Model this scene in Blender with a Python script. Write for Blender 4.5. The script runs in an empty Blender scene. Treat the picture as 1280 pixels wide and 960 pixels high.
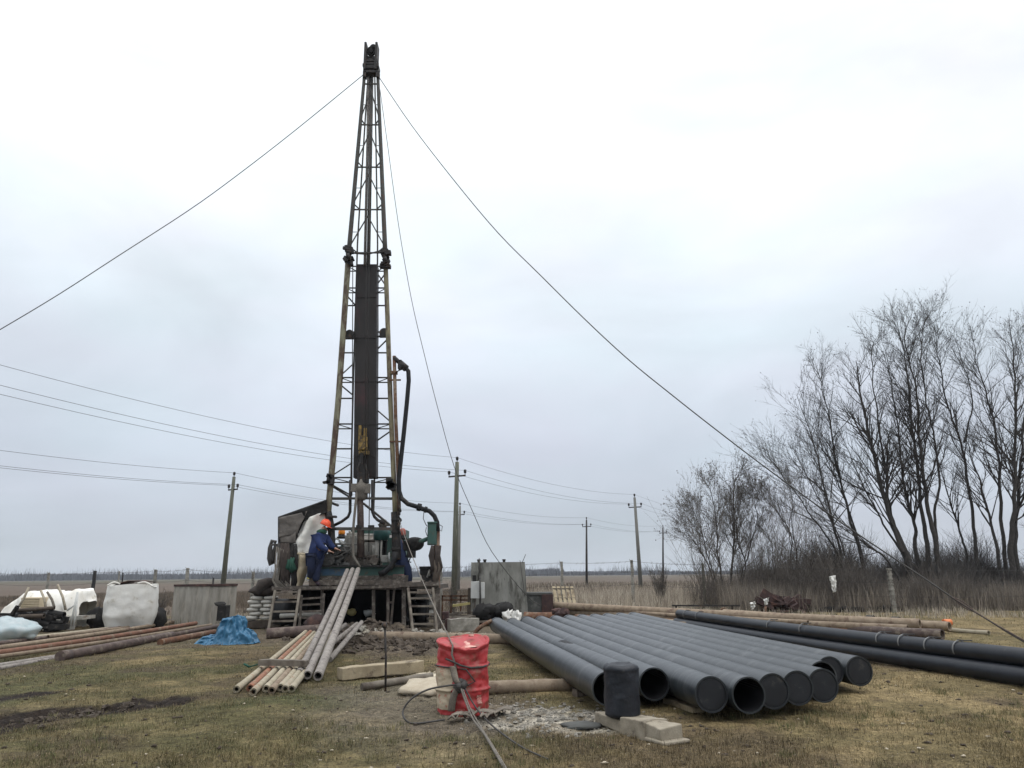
import bpy, bmesh, math, random
import numpy as np
from mathutils import Vector, Matrix, noise as mnoise
random.seed(7); rng = np.random.default_rng(7)
SC = bpy.context.scene; COL = SC.collection
R_ = math.radians

# ------------------------------------------------------------------ camera
F_PX = 924.0; CAM_H = 1.62
PITCH = math.atan((718.5-480)/F_PX); ROLL = R_(0.55)
_f = Vector((0, math.cos(PITCH), math.sin(PITCH)))
_u0 = Vector((0, -math.sin(PITCH), math.cos(PITCH))); _r0 = Vector((1, 0, 0))
_r = _r0*math.cos(ROLL)-_u0*math.sin(ROLL); _u = _u0*math.cos(ROLL)+_r0*math.sin(ROLL)
cam = bpy.data.cameras.new('camera'); cam_o = bpy.data.objects.new('camera', cam); COL.objects.link(cam_o)
cam.sensor_width = 36.0; cam.lens = 36.0*F_PX/1280.0; cam.clip_end = 12000; cam.clip_start = 0.1
cam_o.matrix_world = Matrix(((_r.x, _u.x, -_f.x, 0), (_r.y, _u.y, -_f.y, 0), (_r.z, _u.z, -_f.z, CAM_H), (0, 0, 0, 1)))
SC.camera = cam_o

# ------------------------------------------------------------------ world: overcast sky over a Nishita sky
SUN_EL, SUN_ROT = R_(58), R_(115)
W = bpy.data.worlds.new('World'); SC.world = W; W.use_nodes = True
nt = W.node_tree; nt.nodes.clear()
def wn(t, **k):
    n = nt.nodes.new(t)
    for a, b in k.items(): setattr(n, a, b)
    return n
out = wn('ShaderNodeOutputWorld'); bg = wn('ShaderNodeBackground'); bg.inputs['Strength'].default_value = 0.1
sky = wn('ShaderNodeTexSky', sky_type='NISHITA', sun_disc=False, sun_elevation=SUN_EL, sun_rotation=SUN_ROT)
tc = wn('ShaderNodeTexCoord'); sep = wn('ShaderNodeSeparateXYZ'); nt.links.new(tc.outputs['Generated'], sep.inputs[0])
cr = wn('ShaderNodeValToRGB'); nt.links.new(sep.outputs['Z'], cr.inputs[0])
el = cr.color_ramp.elements
stops = [(0.0, (.525, .572, .615)), (0.06, (.50, .542, .592)), (0.16, (.56, .602, .66)), (0.30, (.69, .745, .79)), (0.46, (.90, .945, .97)), (0.60, (.97, .985, 1.0)), (1.0, (1.0, 1.0, 1.0))]
while len(el) < len(stops): el.new(0.5)
for e, (p, c) in zip(el, stops): e.position = p; e.color = (*c, 1)
mp = wn('ShaderNodeMapping'); mp.inputs['Scale'].default_value = (1.0, 1.0, 2.6); nt.links.new(tc.outputs['Generated'], mp.inputs[0])
nz = wn('ShaderNodeTexNoise'); nz.inputs['Scale'].default_value = 2.1; nz.inputs['Detail'].default_value = 6; nz.inputs['Roughness'].default_value = .5
nz.inputs['Distortion'].default_value = .4
nt.links.new(mp.outputs[0], nz.inputs['Vector'])
mr = wn('ShaderNodeMapRange'); mr.inputs['From Min'].default_value = .3; mr.inputs['From Max'].default_value = .7; mr.inputs['To Min'].default_value = .85; mr.inputs['To Max'].default_value = 1.13
nt.links.new(nz.outputs['Fac'], mr.inputs['Value'])
mul = wn('ShaderNodeMixRGB', blend_type='MULTIPLY'); mul.inputs[0].default_value = 1
nt.links.new(cr.outputs[0], mul.inputs[1]); nt.links.new(mr.outputs[0], mul.inputs[2])
sc10 = wn('ShaderNodeMixRGB', blend_type='MULTIPLY'); sc10.inputs[0].default_value = 1; sc10.inputs[2].default_value = (9.4, 9.4, 9.4, 1)
nz2 = wn('ShaderNodeTexNoise'); nz2.inputs['Scale'].default_value = 3.4; nz2.inputs['Detail'].default_value = 4; nt.links.new(mp.outputs[0], nz2.inputs['Vector'])
tr = wn('ShaderNodeValToRGB'); tr.color_ramp.elements[0].position = .35; tr.color_ramp.elements[1].position = .65; tr.color_ramp.elements[0].color = (.955, .995, 1.015, 1); tr.color_ramp.elements[1].color = (.99, .98, 1.02, 1); nt.links.new(nz2.outputs['Fac'], tr.inputs[0])
mt = wn('ShaderNodeMixRGB', blend_type='MULTIPLY'); mt.inputs[0].default_value = 1
nt.links.new(mul.outputs[0], mt.inputs[1]); nt.links.new(tr.outputs[0], mt.inputs[2]); nt.links.new(mt.outputs[0], sc10.inputs[1])
mixw = wn('ShaderNodeMixRGB'); mixw.inputs[0].default_value = .06
nt.links.new(sc10.outputs[0], mixw.inputs[1]); nt.links.new(sky.outputs[0], mixw.inputs[2])
zb = wn('ShaderNodeMapRange', interpolation_type='SMOOTHSTEP'); zb.inputs['From Min'].default_value = .62; zb.inputs['From Max'].default_value = 1.0; zb.inputs['To Min'].default_value = 1.0; zb.inputs['To Max'].default_value = 2.3
nt.links.new(sep.outputs['Z'], zb.inputs['Value'])   # an overcast sky is two to three times brighter overhead than low down
mz = wn('ShaderNodeMixRGB', blend_type='MULTIPLY'); mz.inputs[0].default_value = 1
nt.links.new(mixw.outputs[0], mz.inputs[1]); nt.links.new(zb.outputs[0], mz.inputs[2]); nt.links.new(mz.outputs[0], bg.inputs['Color']); nt.links.new(bg.outputs[0], out.inputs[0])

sl = bpy.data.lights.new('sun', 'SUN'); sl.energy = 0.55; sl.angle = R_(25); sl.color = (1.0, .975, .94)
so = bpy.data.objects.new('sun', sl); COL.objects.link(so)
_sd = Vector((math.sin(SUN_ROT)*math.cos(SUN_EL), math.cos(SUN_ROT)*math.cos(SUN_EL), math.sin(SUN_EL)))
so.rotation_euler = (-_sd).to_track_quat('-Z', 'Y').to_euler(); so.location = (10, -10, 30)
SC.view_settings.view_transform = 'Standard'; SC.view_settings.look = 'None'; SC.view_settings.gamma = 1; SC.view_settings.exposure = 0.36
SC.view_settings.use_curve_mapping = False
SC.render.engine = 'CYCLES'; SC.cycles.use_denoising = True; SC.cycles.max_bounces = 5
SC.cycles.volume_bounces = 0

# ------------------------------------------------------------------ placing helpers
def ray(px, py): return _r*((px-640)/F_PX)+_u*((480-py)/F_PX)+_f
def G(px, py, z=0.0):
    d = ray(px, py); t = (z-CAM_H)/d.z; return Vector((d.x*t, d.y*t, z))
def P(px, py, Y):
    d = ray(px, py); t = Y/d.y; return Vector((d.x*t, d.y*t, d.z*t+CAM_H))
def X(px, Y, py=740): return P(px, py, Y).x

def vfbm(p, s=1.0, o=4, seed=0.0):
    return mnoise.fractal(Vector((p[0]*s+seed, p[1]*s-seed*.7, p[2]*s+seed*.3)), .9, 2.1, o)

# ------------------------------------------------------------------ materials
def rgb(c): return (*c, 1.0)
def mat(name, c1, c2, scale=6, rough=.8, metal=0.0, bump=.25, stain=None, samt=.5, sscale=2.2, stretch=(1, 1, 1), spec=.4, vary=.12, bdist=.01, fine=60, alpha=None, coat=0, r2=None):
    m = bpy.data.materials.new(name); m.use_nodes = True
    n = m.node_tree; N = n.nodes; L = n.links
    b = N['Principled BSDF']; b.inputs['Metallic'].default_value = metal
    b.inputs['Specular IOR Level'].default_value = spec
    t = N.new('ShaderNodeTexCoord'); mpn = N.new('ShaderNodeMapping'); mpn.inputs['Scale'].default_value = stretch
    oi = N.new('ShaderNodeObjectInfo')
    ad = N.new('ShaderNodeVectorMath'); ad.operation = 'ADD'
    sc = N.new('ShaderNodeVectorMath'); sc.operation = 'SCALE'; sc.inputs[3].default_value = 37.0
    cmb = N.new('ShaderNodeCombineXYZ')
    L.new(oi.outputs['Random'], cmb.inputs[0]); L.new(oi.outputs['Random'], cmb.inputs[2]); L.new(cmb.outputs[0], sc.inputs[0])
    L.new(t.outputs['Object'], mpn.inputs[0]); L.new(mpn.outputs[0], ad.inputs[0]); L.new(sc.outputs[0], ad.inputs[1])
    a = N.new('ShaderNodeTexNoise'); a.inputs['Scale'].default_value = scale; a.inputs['Detail'].default_value = 7; a.inputs['Roughness'].default_value = .62
    L.new(ad.outputs[0], a.inputs['Vector'])
    r = N.new('ShaderNodeValToRGB'); e = r.color_ramp.elements
    e[0].position = .34; e[1].position = .66; e[0].color = rgb(c1); e[1].color = rgb(c2)
    L.new(a.outputs['Fac'], r.inputs[0]); col = r.outputs[0]
    if stain:
        s = N.new('ShaderNodeTexNoise'); s.inputs['Scale'].default_value = sscale; s.inputs['Detail'].default_value = 9; s.inputs['Roughness'].default_value = .7
        L.new(ad.outputs[0], s.inputs['Vector'])
        rr = N.new('ShaderNodeValToRGB'); ee = rr.color_ramp.elements
        ee[0].position = .62-samt*.3; ee[1].position = .74-samt*.3; ee[0].color = (0, 0, 0, 1); ee[1].color = (1, 1, 1, 1)
        L.new(s.outputs['Fac'], rr.inputs[0])
        mx = N.new('ShaderNodeMixRGB'); L.new(rr.outputs[0], mx.inputs[0]); L.new(col, mx.inputs[1]); mx.inputs[2].default_value = rgb(stain); col = mx.outputs[0]
    hv = N.new('ShaderNodeHueSaturation'); mrn = N.new('ShaderNodeMapRange'); mrn.inputs['To Min'].default_value = 1-vary; mrn.inputs['To Max'].default_value = 1+vary
    L.new(oi.outputs['Random'], mrn.inputs['Value']); L.new(mrn.outputs[0], hv.inputs['Value']); L.new(col, hv.inputs['Color'])
    L.new(hv.outputs[0], b.inputs['Base Color'])
    rm = N.new('ShaderNodeMapRange'); rm.inputs['To Min'].default_value = rough-.1; rm.inputs['To Max'].default_value = min(1, rough+.12)
    L.new(a.outputs['Fac'], rm.inputs['Value']); L.new(rm.outputs[0], b.inputs['Roughness'])
    if bump:
        f = N.new('ShaderNodeTexNoise'); f.inputs['Scale'].default_value = fine; f.inputs['Detail'].default_value = 5
        L.new(ad.outputs[0], f.inputs['Vector'])
        bp = N.new('ShaderNodeBump'); bp.inputs['Strength'].default_value = bump; bp.inputs['Distance'].default_value = bdist
        L.new(f.outputs['Fac'], bp.inputs['Height']); L.new(bp.outputs[0], b.inputs['Normal'])
    if alpha is not None: b.inputs['Alpha'].default_value = alpha
    if coat: b.inputs['Coat Weight'].default_value = coat
    return m
M = {}
def dm(k, *a, **kw): M[k] = mat(k, *a, **kw)
dm('pipe_grey', (.014, .017, .020), (.027, .032, .036), scale=2.2, rough=.34, bump=.12, stain=(.058, .062, .064), samt=.34, sscale=2.8, spec=.5, vary=.08, stretch=(.45, 2.2, .45))
dm('pipe_black', (.008, .0095, .0135), (.016, .019, .025), scale=3, rough=.42, bump=.15, stain=(.05, .05, .05), samt=.05, spec=.35, stretch=(.5, 1.5, .5))
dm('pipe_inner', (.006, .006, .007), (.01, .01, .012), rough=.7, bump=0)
dm('cap_plastic', (.009, .010, .013), (.016, .018, .022), rough=.5, bump=.2, stain=(.06, .055, .05), samt=.15, sscale=6)
dm('strap_grey', (.13, .13, .13), (.19, .19, .185), rough=.7)
dm('bitumen', (.008, .010, .015), (.017, .020, .027), scale=9, rough=.5, bump=.5, fine=14, bdist=.02, stain=(.07, .065, .055), samt=.06, sscale=9)
dm('red_paint', (.40, .032, .034), (.30, .022, .024), scale=5, rough=.5, bump=.25, fine=12, stain=(.26, .11, .075), samt=.26, sscale=5, spec=.5)
dm('red_lid', (.40, .10, .08), (.33, .05, .05), scale=6, rough=.6, stain=(.55, .33, .27), samt=.5, sscale=6)
dm('beige_paint', (.44, .37, .27), (.36, .29, .2), scale=6, rough=.7, stain=(.35, .10, .07), samt=.15, sscale=7)
dm('wood_pale', (.36, .30, .20), (.25, .20, .13), scale=5, rough=.85, bump=.5, stretch=(1, 1, 1), stain=(.12, .09, .06), samt=.3, sscale=4)
dm('wood_grey', (.20, .175, .14), (.12, .10, .08), scale=6, rough=.9, bump=.5, stain=(.07, .055, .045), samt=.35)
dm('wood_block', (.34, .30, .23), (.22, .185, .135), scale=5, rough=.9, bump=.5, stain=(.10, .085, .065), samt=.25, sscale=5)
dm('wood_dark', (.085, .065, .048), (.05, .038, .03), scale=6, rough=.9, bump=.5, stain=(.16, .13, .10), samt=.25)
dm('pipe_rust', (.16, .075, .04), (.085, .045, .03), scale=7, rough=.85, bump=.4, stain=(.22, .17, .12), samt=.4, sscale=4)
dm('pipe_orange', (.27, .115, .065), (.19, .09, .055), scale=7, rough=.8, bump=.3, stain=(.26, .22, .15), samt=.35, sscale=5)
dm('pipe_cream', (.36, .32, .235), (.25, .215, .15), scale=6, rough=.8, bump=.3, stain=(.26, .125, .07), samt=.2, sscale=4)
dm('pipe_dust', (.27, .245, .215), (.18, .16, .145), scale=9, rough=.85, bump=.4, stain=(.10, .08, .075), samt=.35, sscale=7)
dm('pipe_brown', (.10, .07, .058), (.06, .042, .038), scale=7, rough=.8, bump=.4, stain=(.19, .155, .12), samt=.35, sscale=4)
dm('pipe_tan', (.26, .205, .145), (.17, .125, .085), scale=7, rough=.85, bump=.4, stain=(.11, .07, .05), samt=.3, sscale=4)
dm('steel_dark', (.018, .017, .016), (.036, .032, .03), spec=.3, scale=9, rough=.6, metal=.1, bump=.3, stain=(.09, .055, .035), samt=.25, sscale=6)
dm('mast_paint', (.26, .245, .165), (.17, .16, .105), scale=8, rough=.65, bump=.3, stain=(.075, .045, .03), samt=.55, sscale=5, stretch=(1, 1, .3))
dm('mast_yellow', (.235, .20, .115), (.15, .135, .085), scale=8, rough=.65, bump=.3, stain=(.07, .045, .03), samt=.45, sscale=5, stretch=(1, 1, .3))
dm('mast_dark', (.045, .045, .04), (.075, .07, .058), scale=8, rough=.6, metal=.1, bump=.3, stain=(.08, .045, .03), samt=.3, sscale=5)
dm('shield', (.018, .015, .014), (.030, .024, .022), scale=5, rough=.6, bump=.3, stain=(.055, .022, .024), samt=.18, sscale=1.6, stretch=(1, 1, .35))
dm('yellow_block', (.33, .21, .045), (.20, .13, .04), scale=10, rough=.6, stain=(.04, .03, .025), samt=.45, sscale=7)
dm('grey_machine', (.40, .385, .345), (.27, .255, .23), scale=7, rough=.75, bump=.35, stain=(.07, .06, .05), samt=.12, sscale=4)
dm('machine_dark', (.13, .125, .115), (.075, .072, .066), scale=7, rough=.7, bump=.35, stain=(.16, .15, .13), samt=.2, sscale=5)
dm('shade_black', (.003, .003, .003), (.005, .005, .005), rough=.95, bump=0, spec=.05)  # under-deck shade put into the colour of the sheets there
dm('mud_steel', (.105, .085, .068), (.055, .046, .04), scale=7, rough=.85, bump=.6, fine=30, bdist=.02, stain=(.20, .175, .145), samt=.4, sscale=5)
dm('black_grime', (.012, .0115, .0115), (.026, .024, .022), spec=.25, scale=6, rough=.8, bump=.5, stain=(.07, .06, .052), samt=.2, sscale=6)
dm('green_paint', (.035, .085, .070), (.045, .105, .086), scale=6, rough=.55, bump=.2, stain=(.09, .07, .05), samt=.3, sscale=5)
dm('blue_paint', (.05, .12, .20), (.05, .10, .15), scale=6, rough=.55, stain=(.12, .11, .09), samt=.4, sscale=5)
dm('teal_paint', (.025, .105, .098), (.03, .08, .075), scale=6, rough=.5, stain=(.07, .06, .05), samt=.25)
dm('pink_paint', (.30, .15, .14), (.22, .11, .10), rough=.7, stain=(.1, .08, .07), samt=.4)
dm('orange_lens', (.75, .26, .02), (.65, .2, .02), rough=.3, bump=0)
dm('red_lens', (.35, .09, .06), (.26, .06, .05), rough=.4, bump=0)
dm('rubber', (.009, .009, .010), (.016, .016, .017), spec=.25, rough=.6, bump=.2, stain=(.07, .06, .05), samt=.2)
dm('rope_grey', (.20, .18, .15), (.12, .105, .09), scale=30, rough=.9, bump=.8, fine=120)
dm('cable_dark', (.035, .032, .03), (.055, .05, .045), scale=20, rough=.6, bump=.5, fine=90)
dm('tarp_black', (.008, .0075, .007), (.016, .0145, .013), scale=4, rough=.7, bump=.4, fine=9, bdist=.03, spec=.25)
dm('tarp_taupe', (.13, .115, .10), (.085, .075, .068), scale=4, rough=.8, bump=.4, fine=9, bdist=.03)
dm('tarp_white', (.76, .74, .69), (.66, .63, .56), scale=3, rough=.6, bump=.35, fine=8, bdist=.03, stain=(.36, .30, .2), samt=.14, sscale=2.5)
dm('tarp_beige', (.52, .44, .31), (.42, .34, .22), scale=4, rough=.7, bump=.35, fine=8, bdist=.03, stain=(.24, .18, .10), samt=.2)
dm('bag_white', (.72, .71, .67), (.62, .60, .55), scale=3, rough=.65, bump=.35, fine=7, bdist=.03, stain=(.42, .38, .3), samt=.12, sscale=3)
dm('tarp_blue', (.030, .115, .205), (.040, .145, .25), scale=2, rough=.36, bump=.25, fine=7, bdist=.03)
dm('plastic_film', (.55, .60, .60), (.42, .52, .54), scale=4, rough=.22, bump=.3, fine=8, bdist=.03, alpha=.75, spec=.6)
dm('coat_brown', (.06, .046, .038), (.034, .026, .023), scale=8, rough=.95, bump=.5)
dm('coat_green', (.02, .09, .06), (.02, .06, .04), scale=8, rough=.9, bump=.4)
dm('concrete', (.31, .305, .275), (.20, .198, .175), scale=3, rough=.9, bump=.5, fine=50, stain=(.075, .072, .06), samt=.45, sscale=2.6, stretch=(1, 1, .28))
dm('concrete_dark', (.085, .085, .078), (.055, .056, .052), scale=4, rough=.9, bump=.5, stain=(.14, .14, .125), samt=.2)
dm('bin_sheet', (.34, .32, .28), (.21, .195, .165), scale=4, rough=.85, bump=.4, stain=(.36, .33, .28), samt=.35, sscale=3.5, stretch=(1, 1, .3))
dm('post_concrete', (.30, .285, .25), (.20, .19, .165), scale=6, rough=.9, bump=.5, stain=(.10, .09, .075), samt=.4, sscale=5)
dm('pipe_rustor', (.20, .095, .058), (.13, .065, .042), scale=7, rough=.85, bump=.4, stain=(.22, .17, .12), samt=.3, sscale=4)
dm('post_black', (.02, .02, .022), (.04, .038, .036), rough=.8, bump=.4)
dm('pole_wood', (.12, .12, .092), (.075, .08, .058), scale=5, rough=.9, bump=.4, stain=(.25, .235, .19), samt=.2, stretch=(1, 1, .15))
dm('pole_pale', (.19, .185, .165), (.13, .13, .115), scale=5, rough=.9, bump=.4, stretch=(1, 1, .15))
dm('insulator', (.02, .018, .018), (.035, .03, .03), rough=.35)
dm('box_white', (.60, .60, .57), (.50, .50, .47), rough=.6, stain=(.28, .25, .2), samt=.2)
dm('sack', (.55, .53, .48), (.44, .42, .37), rough=.85, bump=.4, stain=(.25, .2, .15), samt=.25)
dm('mud', (.075, .056, .042), (.045, .034, .027), scale=8, rough=.9, bump=.8, fine=25, bdist=.03, stain=(.19, .165, .13), samt=.25, sscale=6)
dm('stone', (.30, .28, .24), (.19, .175, .145), scale=8, rough=.95, bump=.6)
dm('clod', (.085, .065, .048), (.05, .038, .028), scale=8, rough=.95, bump=.8)
dm('sawdust', (.47, .41, .31), (.38, .32, .235), scale=9, rough=.95, bump=.6)
dm('bark', (.030, .027, .025), (.055, .049, .044), scale=10, rough=.95, bump=.6, vary=.2)
dm('twig', (.036, .032, .030), (.06, .053, .048), scale=6, rough=.95, bump=0, vary=.2)
dm('brush_grey', (.098, .09, .083), (.06, .054, .05), scale=6, rough=.95, bump=0, vary=.2)
dm('twig_brown', (.13, .113, .097), (.088, .076, .066), scale=6, rough=.95, bump=0)
dm('scrap', (.06, .032, .028), (.035, .022, .021), scale=6, rough=.85, bump=.5, stain=(.12, .06, .045), samt=.3)
dm('navy', (.015, .026, .085), (.022, .038, .12), scale=8, rough=.9, bump=.4)
dm('navy_dark', (.010, .016, .042), (.016, .024, .06), scale=8, rough=.9, bump=.4)
dm('skin', (.42, .24, .17), (.36, .2, .14), rough=.6, bump=.1)
dm('helmet', (.78, .10, .035), (.70, .08, .03), rough=.35, bump=0, vary=0)
dm('hivis', (.75, .65, .15), (.7, .6, .2), rough=.6, bump=0)
dm('reflect', (.6, .6, .57), (.5, .5, .48), rough=.4, bump=0)
dm('boot', (.03, .02, .028), (.05, .03, .04), rough=.8)
dm('yellow_wood', (.45, .38, .16), (.38, .31, .12), rough=.8)
dm('orange_cap', (.75, .22, .07), (.6, .16, .06), rough=.5)

# ------------------------------------------------------------------ mesh builder
class MB:
    def __init__(s): s.v = []; s.f = []; s.sm = []
    def add(s, vs, fs, smooth=False):
        o = len(s.v); s.v += [Vector(p) for p in vs]
        for f in fs: s.f.append([i+o for i in f]); s.sm.append(smooth)
        return s
    def box(s, c, size, rot=None, taper=1.0):
        x, y, z = size[0]/2, size[1]/2, size[2]/2
        vs = [Vector((a*x*(taper if d > 0 else 1), b*y*(taper if d > 0 else 1), d*z)) for d in (-1, 1) for b in (-1, 1) for a in (-1, 1)]
        if rot is not None: vs = [rot @ p for p in vs]
        c = Vector(c)
        return s.add([p+c for p in vs], [(0, 2, 3, 1), (4, 5, 7, 6), (0, 1, 5, 4), (2, 6, 7, 3), (0, 4, 6, 2), (1, 3, 7, 5)])
    def beam(s, a, b, w, h=None, roll=0.0, jitter=0):
        a, b = Vector(a), Vector(b); h = h or w; d = (b-a)
        q = d.to_track_quat('Z', 'Y').to_matrix() @ Matrix.Rotation(roll, 3, 'Z')
        return s.box((a+b)/2, (w, h, d.length), q)
    def tube(s, pts, r, n=8, cap=True, smooth=True, wob=0):
        pts = [Vector(p) for p in pts]; k = len(pts)
        rr = [r]*k if isinstance(r, (int, float)) else list(r)
        t0 = (pts[1]-pts[0]).normalized()
        ref = Vector((0, 0, 1)) if abs(t0.z) < .9 else Vector((1, 0, 0))
        nrm = t0.cross(ref).normalized(); vs = []
        for i, p in enumerate(pts):
            t = (pts[min(i+1, k-1)]-pts[max(i-1, 0)])
            t = t.normalized() if t.length > 1e-9 else t0
            nrm = nrm-t*nrm.dot(t); nrm = nrm.normalized() if nrm.length > 1e-6 else t.orthogonal().normalized()
            bn = t.cross(nrm)
            for j in range(n):
                a = 2*math.pi*j/n
                q = p+(nrm*math.cos(a)+bn*math.sin(a))*rr[i]
                if wob: q += (q-p)*wob*vfbm(q, 4)
                vs.append(q)
        fs = [(i*n+j, i*n+(j+1) % n, (i+1)*n+(j+1) % n, (i+1)*n+j) for i in range(k-1) for j in range(n)]
        s.add(vs, fs, smooth)
        if cap:
            o = len(s.v)-k*n
            s.f.append([o+j for j in range(n)][::-1]); s.sm.append(False)
            s.f.append([o+(k-1)*n+j for j in range(n)]); s.sm.append(False)
        return s
    def hollow(s, a, b, r, ri, n=20, segs=1, bend=None):
        a, b = Vector(a), Vector(b); P_ = [a.lerp(b, i/segs) for i in range(segs+1)]
        if bend: P_ = [p+Vector(bend)*math.sin(math.pi*i/segs) for i, p in enumerate(P_)]
        o = len(s.v); s.tube(P_, r, n, False); oi = len(s.v); s.tube(P_[::-1], ri, n, False)
        # rims
        d = (b-a).normalized()
        for p in (a, b):
            ref = Vector((0, 0, 1)) if abs(d.z) < .9 else Vector((1, 0, 0)); u = d.cross(ref).normalized(); w = d.cross(u)
            vs = [p+(u*math.cos(2*math.pi*j/n)+w*math.sin(2*math.pi*j/n))*q for q in (r, ri) for j in range(n)]
            s.add(vs, [(j, (j+1) % n, n+(j+1) % n, n+j) for j in range(n)])
        return s
    def disc(s, c, axis, r, th, n=20):
        c = Vector(c); a = Vector(axis).normalized(); return s.tube([c-a*th/2, c+a*th/2], r, n)
    def lathe(s, prof, c=(0, 0, 0), n=24, fn=None, smooth=True):
        c = Vector(c); k = len(prof); vs = []
        for (r, z) in prof:
            for j in range(n):
                a = 2*math.pi*j/n; q = Vector((r*math.cos(a), r*math.sin(a), z))
                vs.append(c+(fn(q, a) if fn else q))
        fs = [(i*n+j, i*n+(j+1) % n, (i+1)*n+(j+1) % n, (i+1)*n+j) for i in range(k-1) for j in range(n)]
        s.add(vs, fs, smooth)
        o = len(s.v)-k*n
        if prof[0][0] > 1e-4: s.f.append([o+j for j in range(n)][::-1]); s.sm.append(False)
        if prof[-1][0] > 1e-4: s.f.append([o+(k-1)*n+j for j in range(n)]); s.sm.append(False)
        return s
    def grid(s, fn, nu, nv, smooth=True):
        vs = [fn(i/(nu-1), j/(nv-1)) for i in range(nu) for j in range(nv)]
        return s.add(vs, [(i*nv+j, (i+1)*nv+j, (i+1)*nv+j+1, i*nv+j+1) for i in range(nu-1) for j in range(nv-1)], smooth)
    def ball(s, c, r, n=10, m=7, amp=0, sc=(1, 1, 1), seed=0):
        c = Vector(c); vs = []
        for i in range(m+1):
            th = math.pi*i/m
            for j in range(n):
                a = 2*math.pi*j/n; q = Vector((math.sin(th)*math.cos(a), math.sin(th)*math.sin(a), math.cos(th)))
                k = 1+amp*vfbm(q, 1.6, 4, seed)
                vs.append(c+Vector((q.x*sc[0], q.y*sc[1], q.z*sc[2]))*r*k)
        return s.add(vs, [(i*n+j, (i+1)*n+j, (i+1)*n+(j+1) % n, i*n+(j+1) % n) for i in range(m) for j in range(n)], True)
    def build(s, name, material, parent=None, base=None, label=None, bevel=0, solid=0, sub=0):
        o0 = Vector(base) if base is not None else (Vector(parent['_w']) if parent is not None else Vector((0, 0, 0)))
        me = bpy.data.meshes.new(name); me.from_pydata([tuple(p-o0) for p in s.v], [], s.f)
        me.polygons.foreach_set('use_smooth', s.sm); me.materials.append(material); me.update()
        if bevel == 0 and not any(s.sm) is False:
            pass
        o = bpy.data.objects.new(name, me); COL.objects.link(o)
        if parent is not None: o.parent = parent; o.location = o0-Vector(parent['_w'])
        else: o.location = o0
        o['_w'] = tuple(o0)
        if label: o['label'] = label
        if solid: md = o.modifiers.new('solid', 'SOLIDIFY'); md.thickness = solid; md.offset = 0
        if sub: md = o.modifiers.new('sub', 'SUBSURF'); md.levels = sub; md.render_levels = sub
        if bevel: md = o.modifiers.new('bevel', 'BEVEL'); md.width = bevel; md.segments = 2; md.limit_method = 'ANGLE'
        return o
def thing(name, label, cat, loc, group=None):
    o = bpy.data.objects.new(name, None); COL.objects.link(o); o.location = loc; o['_w'] = tuple(loc)
    o.empty_display_size = .2; o['label'] = label; o['category'] = cat
    if group: o['group'] = group
    return o
def tag(o, label, cat, group=None):
    o['label'] = label; o['category'] = cat
    if group: o['group'] = group
    return o
def kind(o, k): o['kind'] = k; return o
def copy_tree(o, loc, label, rz=0.0):
    c = o.copy(); COL.objects.link(c); c.location = loc; c['label'] = label; c.rotation_euler.z += rz
    def rec(src, dst):
        for ch in src.children:
            d = ch.copy(); COL.objects.link(d); d.parent = dst; rec(ch, d)
    rec(o, c)
    return c
def sag(a, b, s, n=24):
    a, b = Vector(a), Vector(b)
    return [a.lerp(b, i/n)-Vector((0, 0, s*4*(i/n)*(1-i/n))) for i in range(n+1)]
def rough_beam(mb, a, b, w, h, amp=.012, n=14, roll=0.0):
    """a sawn or hewn timber: box section with uneven faces"""
    a, b = Vector(a), Vector(b); d = (b-a).normalized(); u = d.cross(Vector((0, 0, 1))).normalized(); v = u.cross(d)
    prof = [(-.5, -.5), (0, -.5), (.5, -.5), (.5, 0), (.5, .5), (0, .5), (-.5, .5), (-.5, 0)]
    vs = []
    for i in range(n+1):
        p = a.lerp(b, i/n)
        for (x, y) in prof:
            q = p+u*(x*w)+v*(y*h)
            q += (u*vfbm(q, 3, 4, 2)+v*vfbm(q, 3, 4, 9))*amp*2; vs.append(q)
    k = len(prof)
    mb.add(vs, [(i*k+j, i*k+(j+1) % k, (i+1)*k+(j+1) % k, (i+1)*k+j) for i in range(n) for j in range(k)])
    o = len(mb.v)-(n+1)*k
    mb.f.append([o+j for j in range(k)][::-1]); mb.sm.append(False); mb.f.append([o+n*k+j for j in range(k)]); mb.sm.append(False)
    return mb

# ================================================================== SETTING: ground
def vnoise(x, y, seed=0):
    xi = np.floor(x).astype(np.int64); yi = np.floor(y).astype(np.int64); xf = x-xi; yf = y-yi
    def h(a, b):
        n = (a*374761393+b*668265263+seed*974711) & 0x7fffffff
        n = ((n ^ (n >> 13))*1274126177) & 0x7fffffff
        return ((n ^ (n >> 16)) & 0xffff)/65535.0
    u = xf*xf*(3-2*xf); v = yf*yf*(3-2*yf)
    return (h(xi, yi)*(1-u)+h(xi+1, yi)*u)*(1-v)+(h(xi, yi+1)*(1-u)+h(xi+1, yi+1)*u)*v
def fbm(x, y, s, o=4, seed=0):
    t = np.zeros_like(x); a = .5; tot = 0
    for k in range(o):
        t += a*vnoise(x*s+17.3*k, y*s-9.1*k, seed+k); tot += a; a *= .55; s = s*2.07
    return t/tot
def sst(a, b, x): t = np.clip((x-a)/(b-a), 0, 1); return t*t*(3-2*t)
def seg_dist(x, y, pts):
    d = np.full_like(x, 1e9)
    for (ax, ay), (bx, by) in zip(pts[:-1], pts[1:]):
        dx, dy = bx-ax, by-ay; t = np.clip(((x-ax)*dx+(y-ay)*dy)/(dx*dx+dy*dy), 0, 1)
        d = np.minimum(d, np.hypot(x-ax-t*dx, y-ay-t*dy))
    return d
def gp(*pts): return [tuple(G(*p)[:2]) for p in pts]
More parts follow.
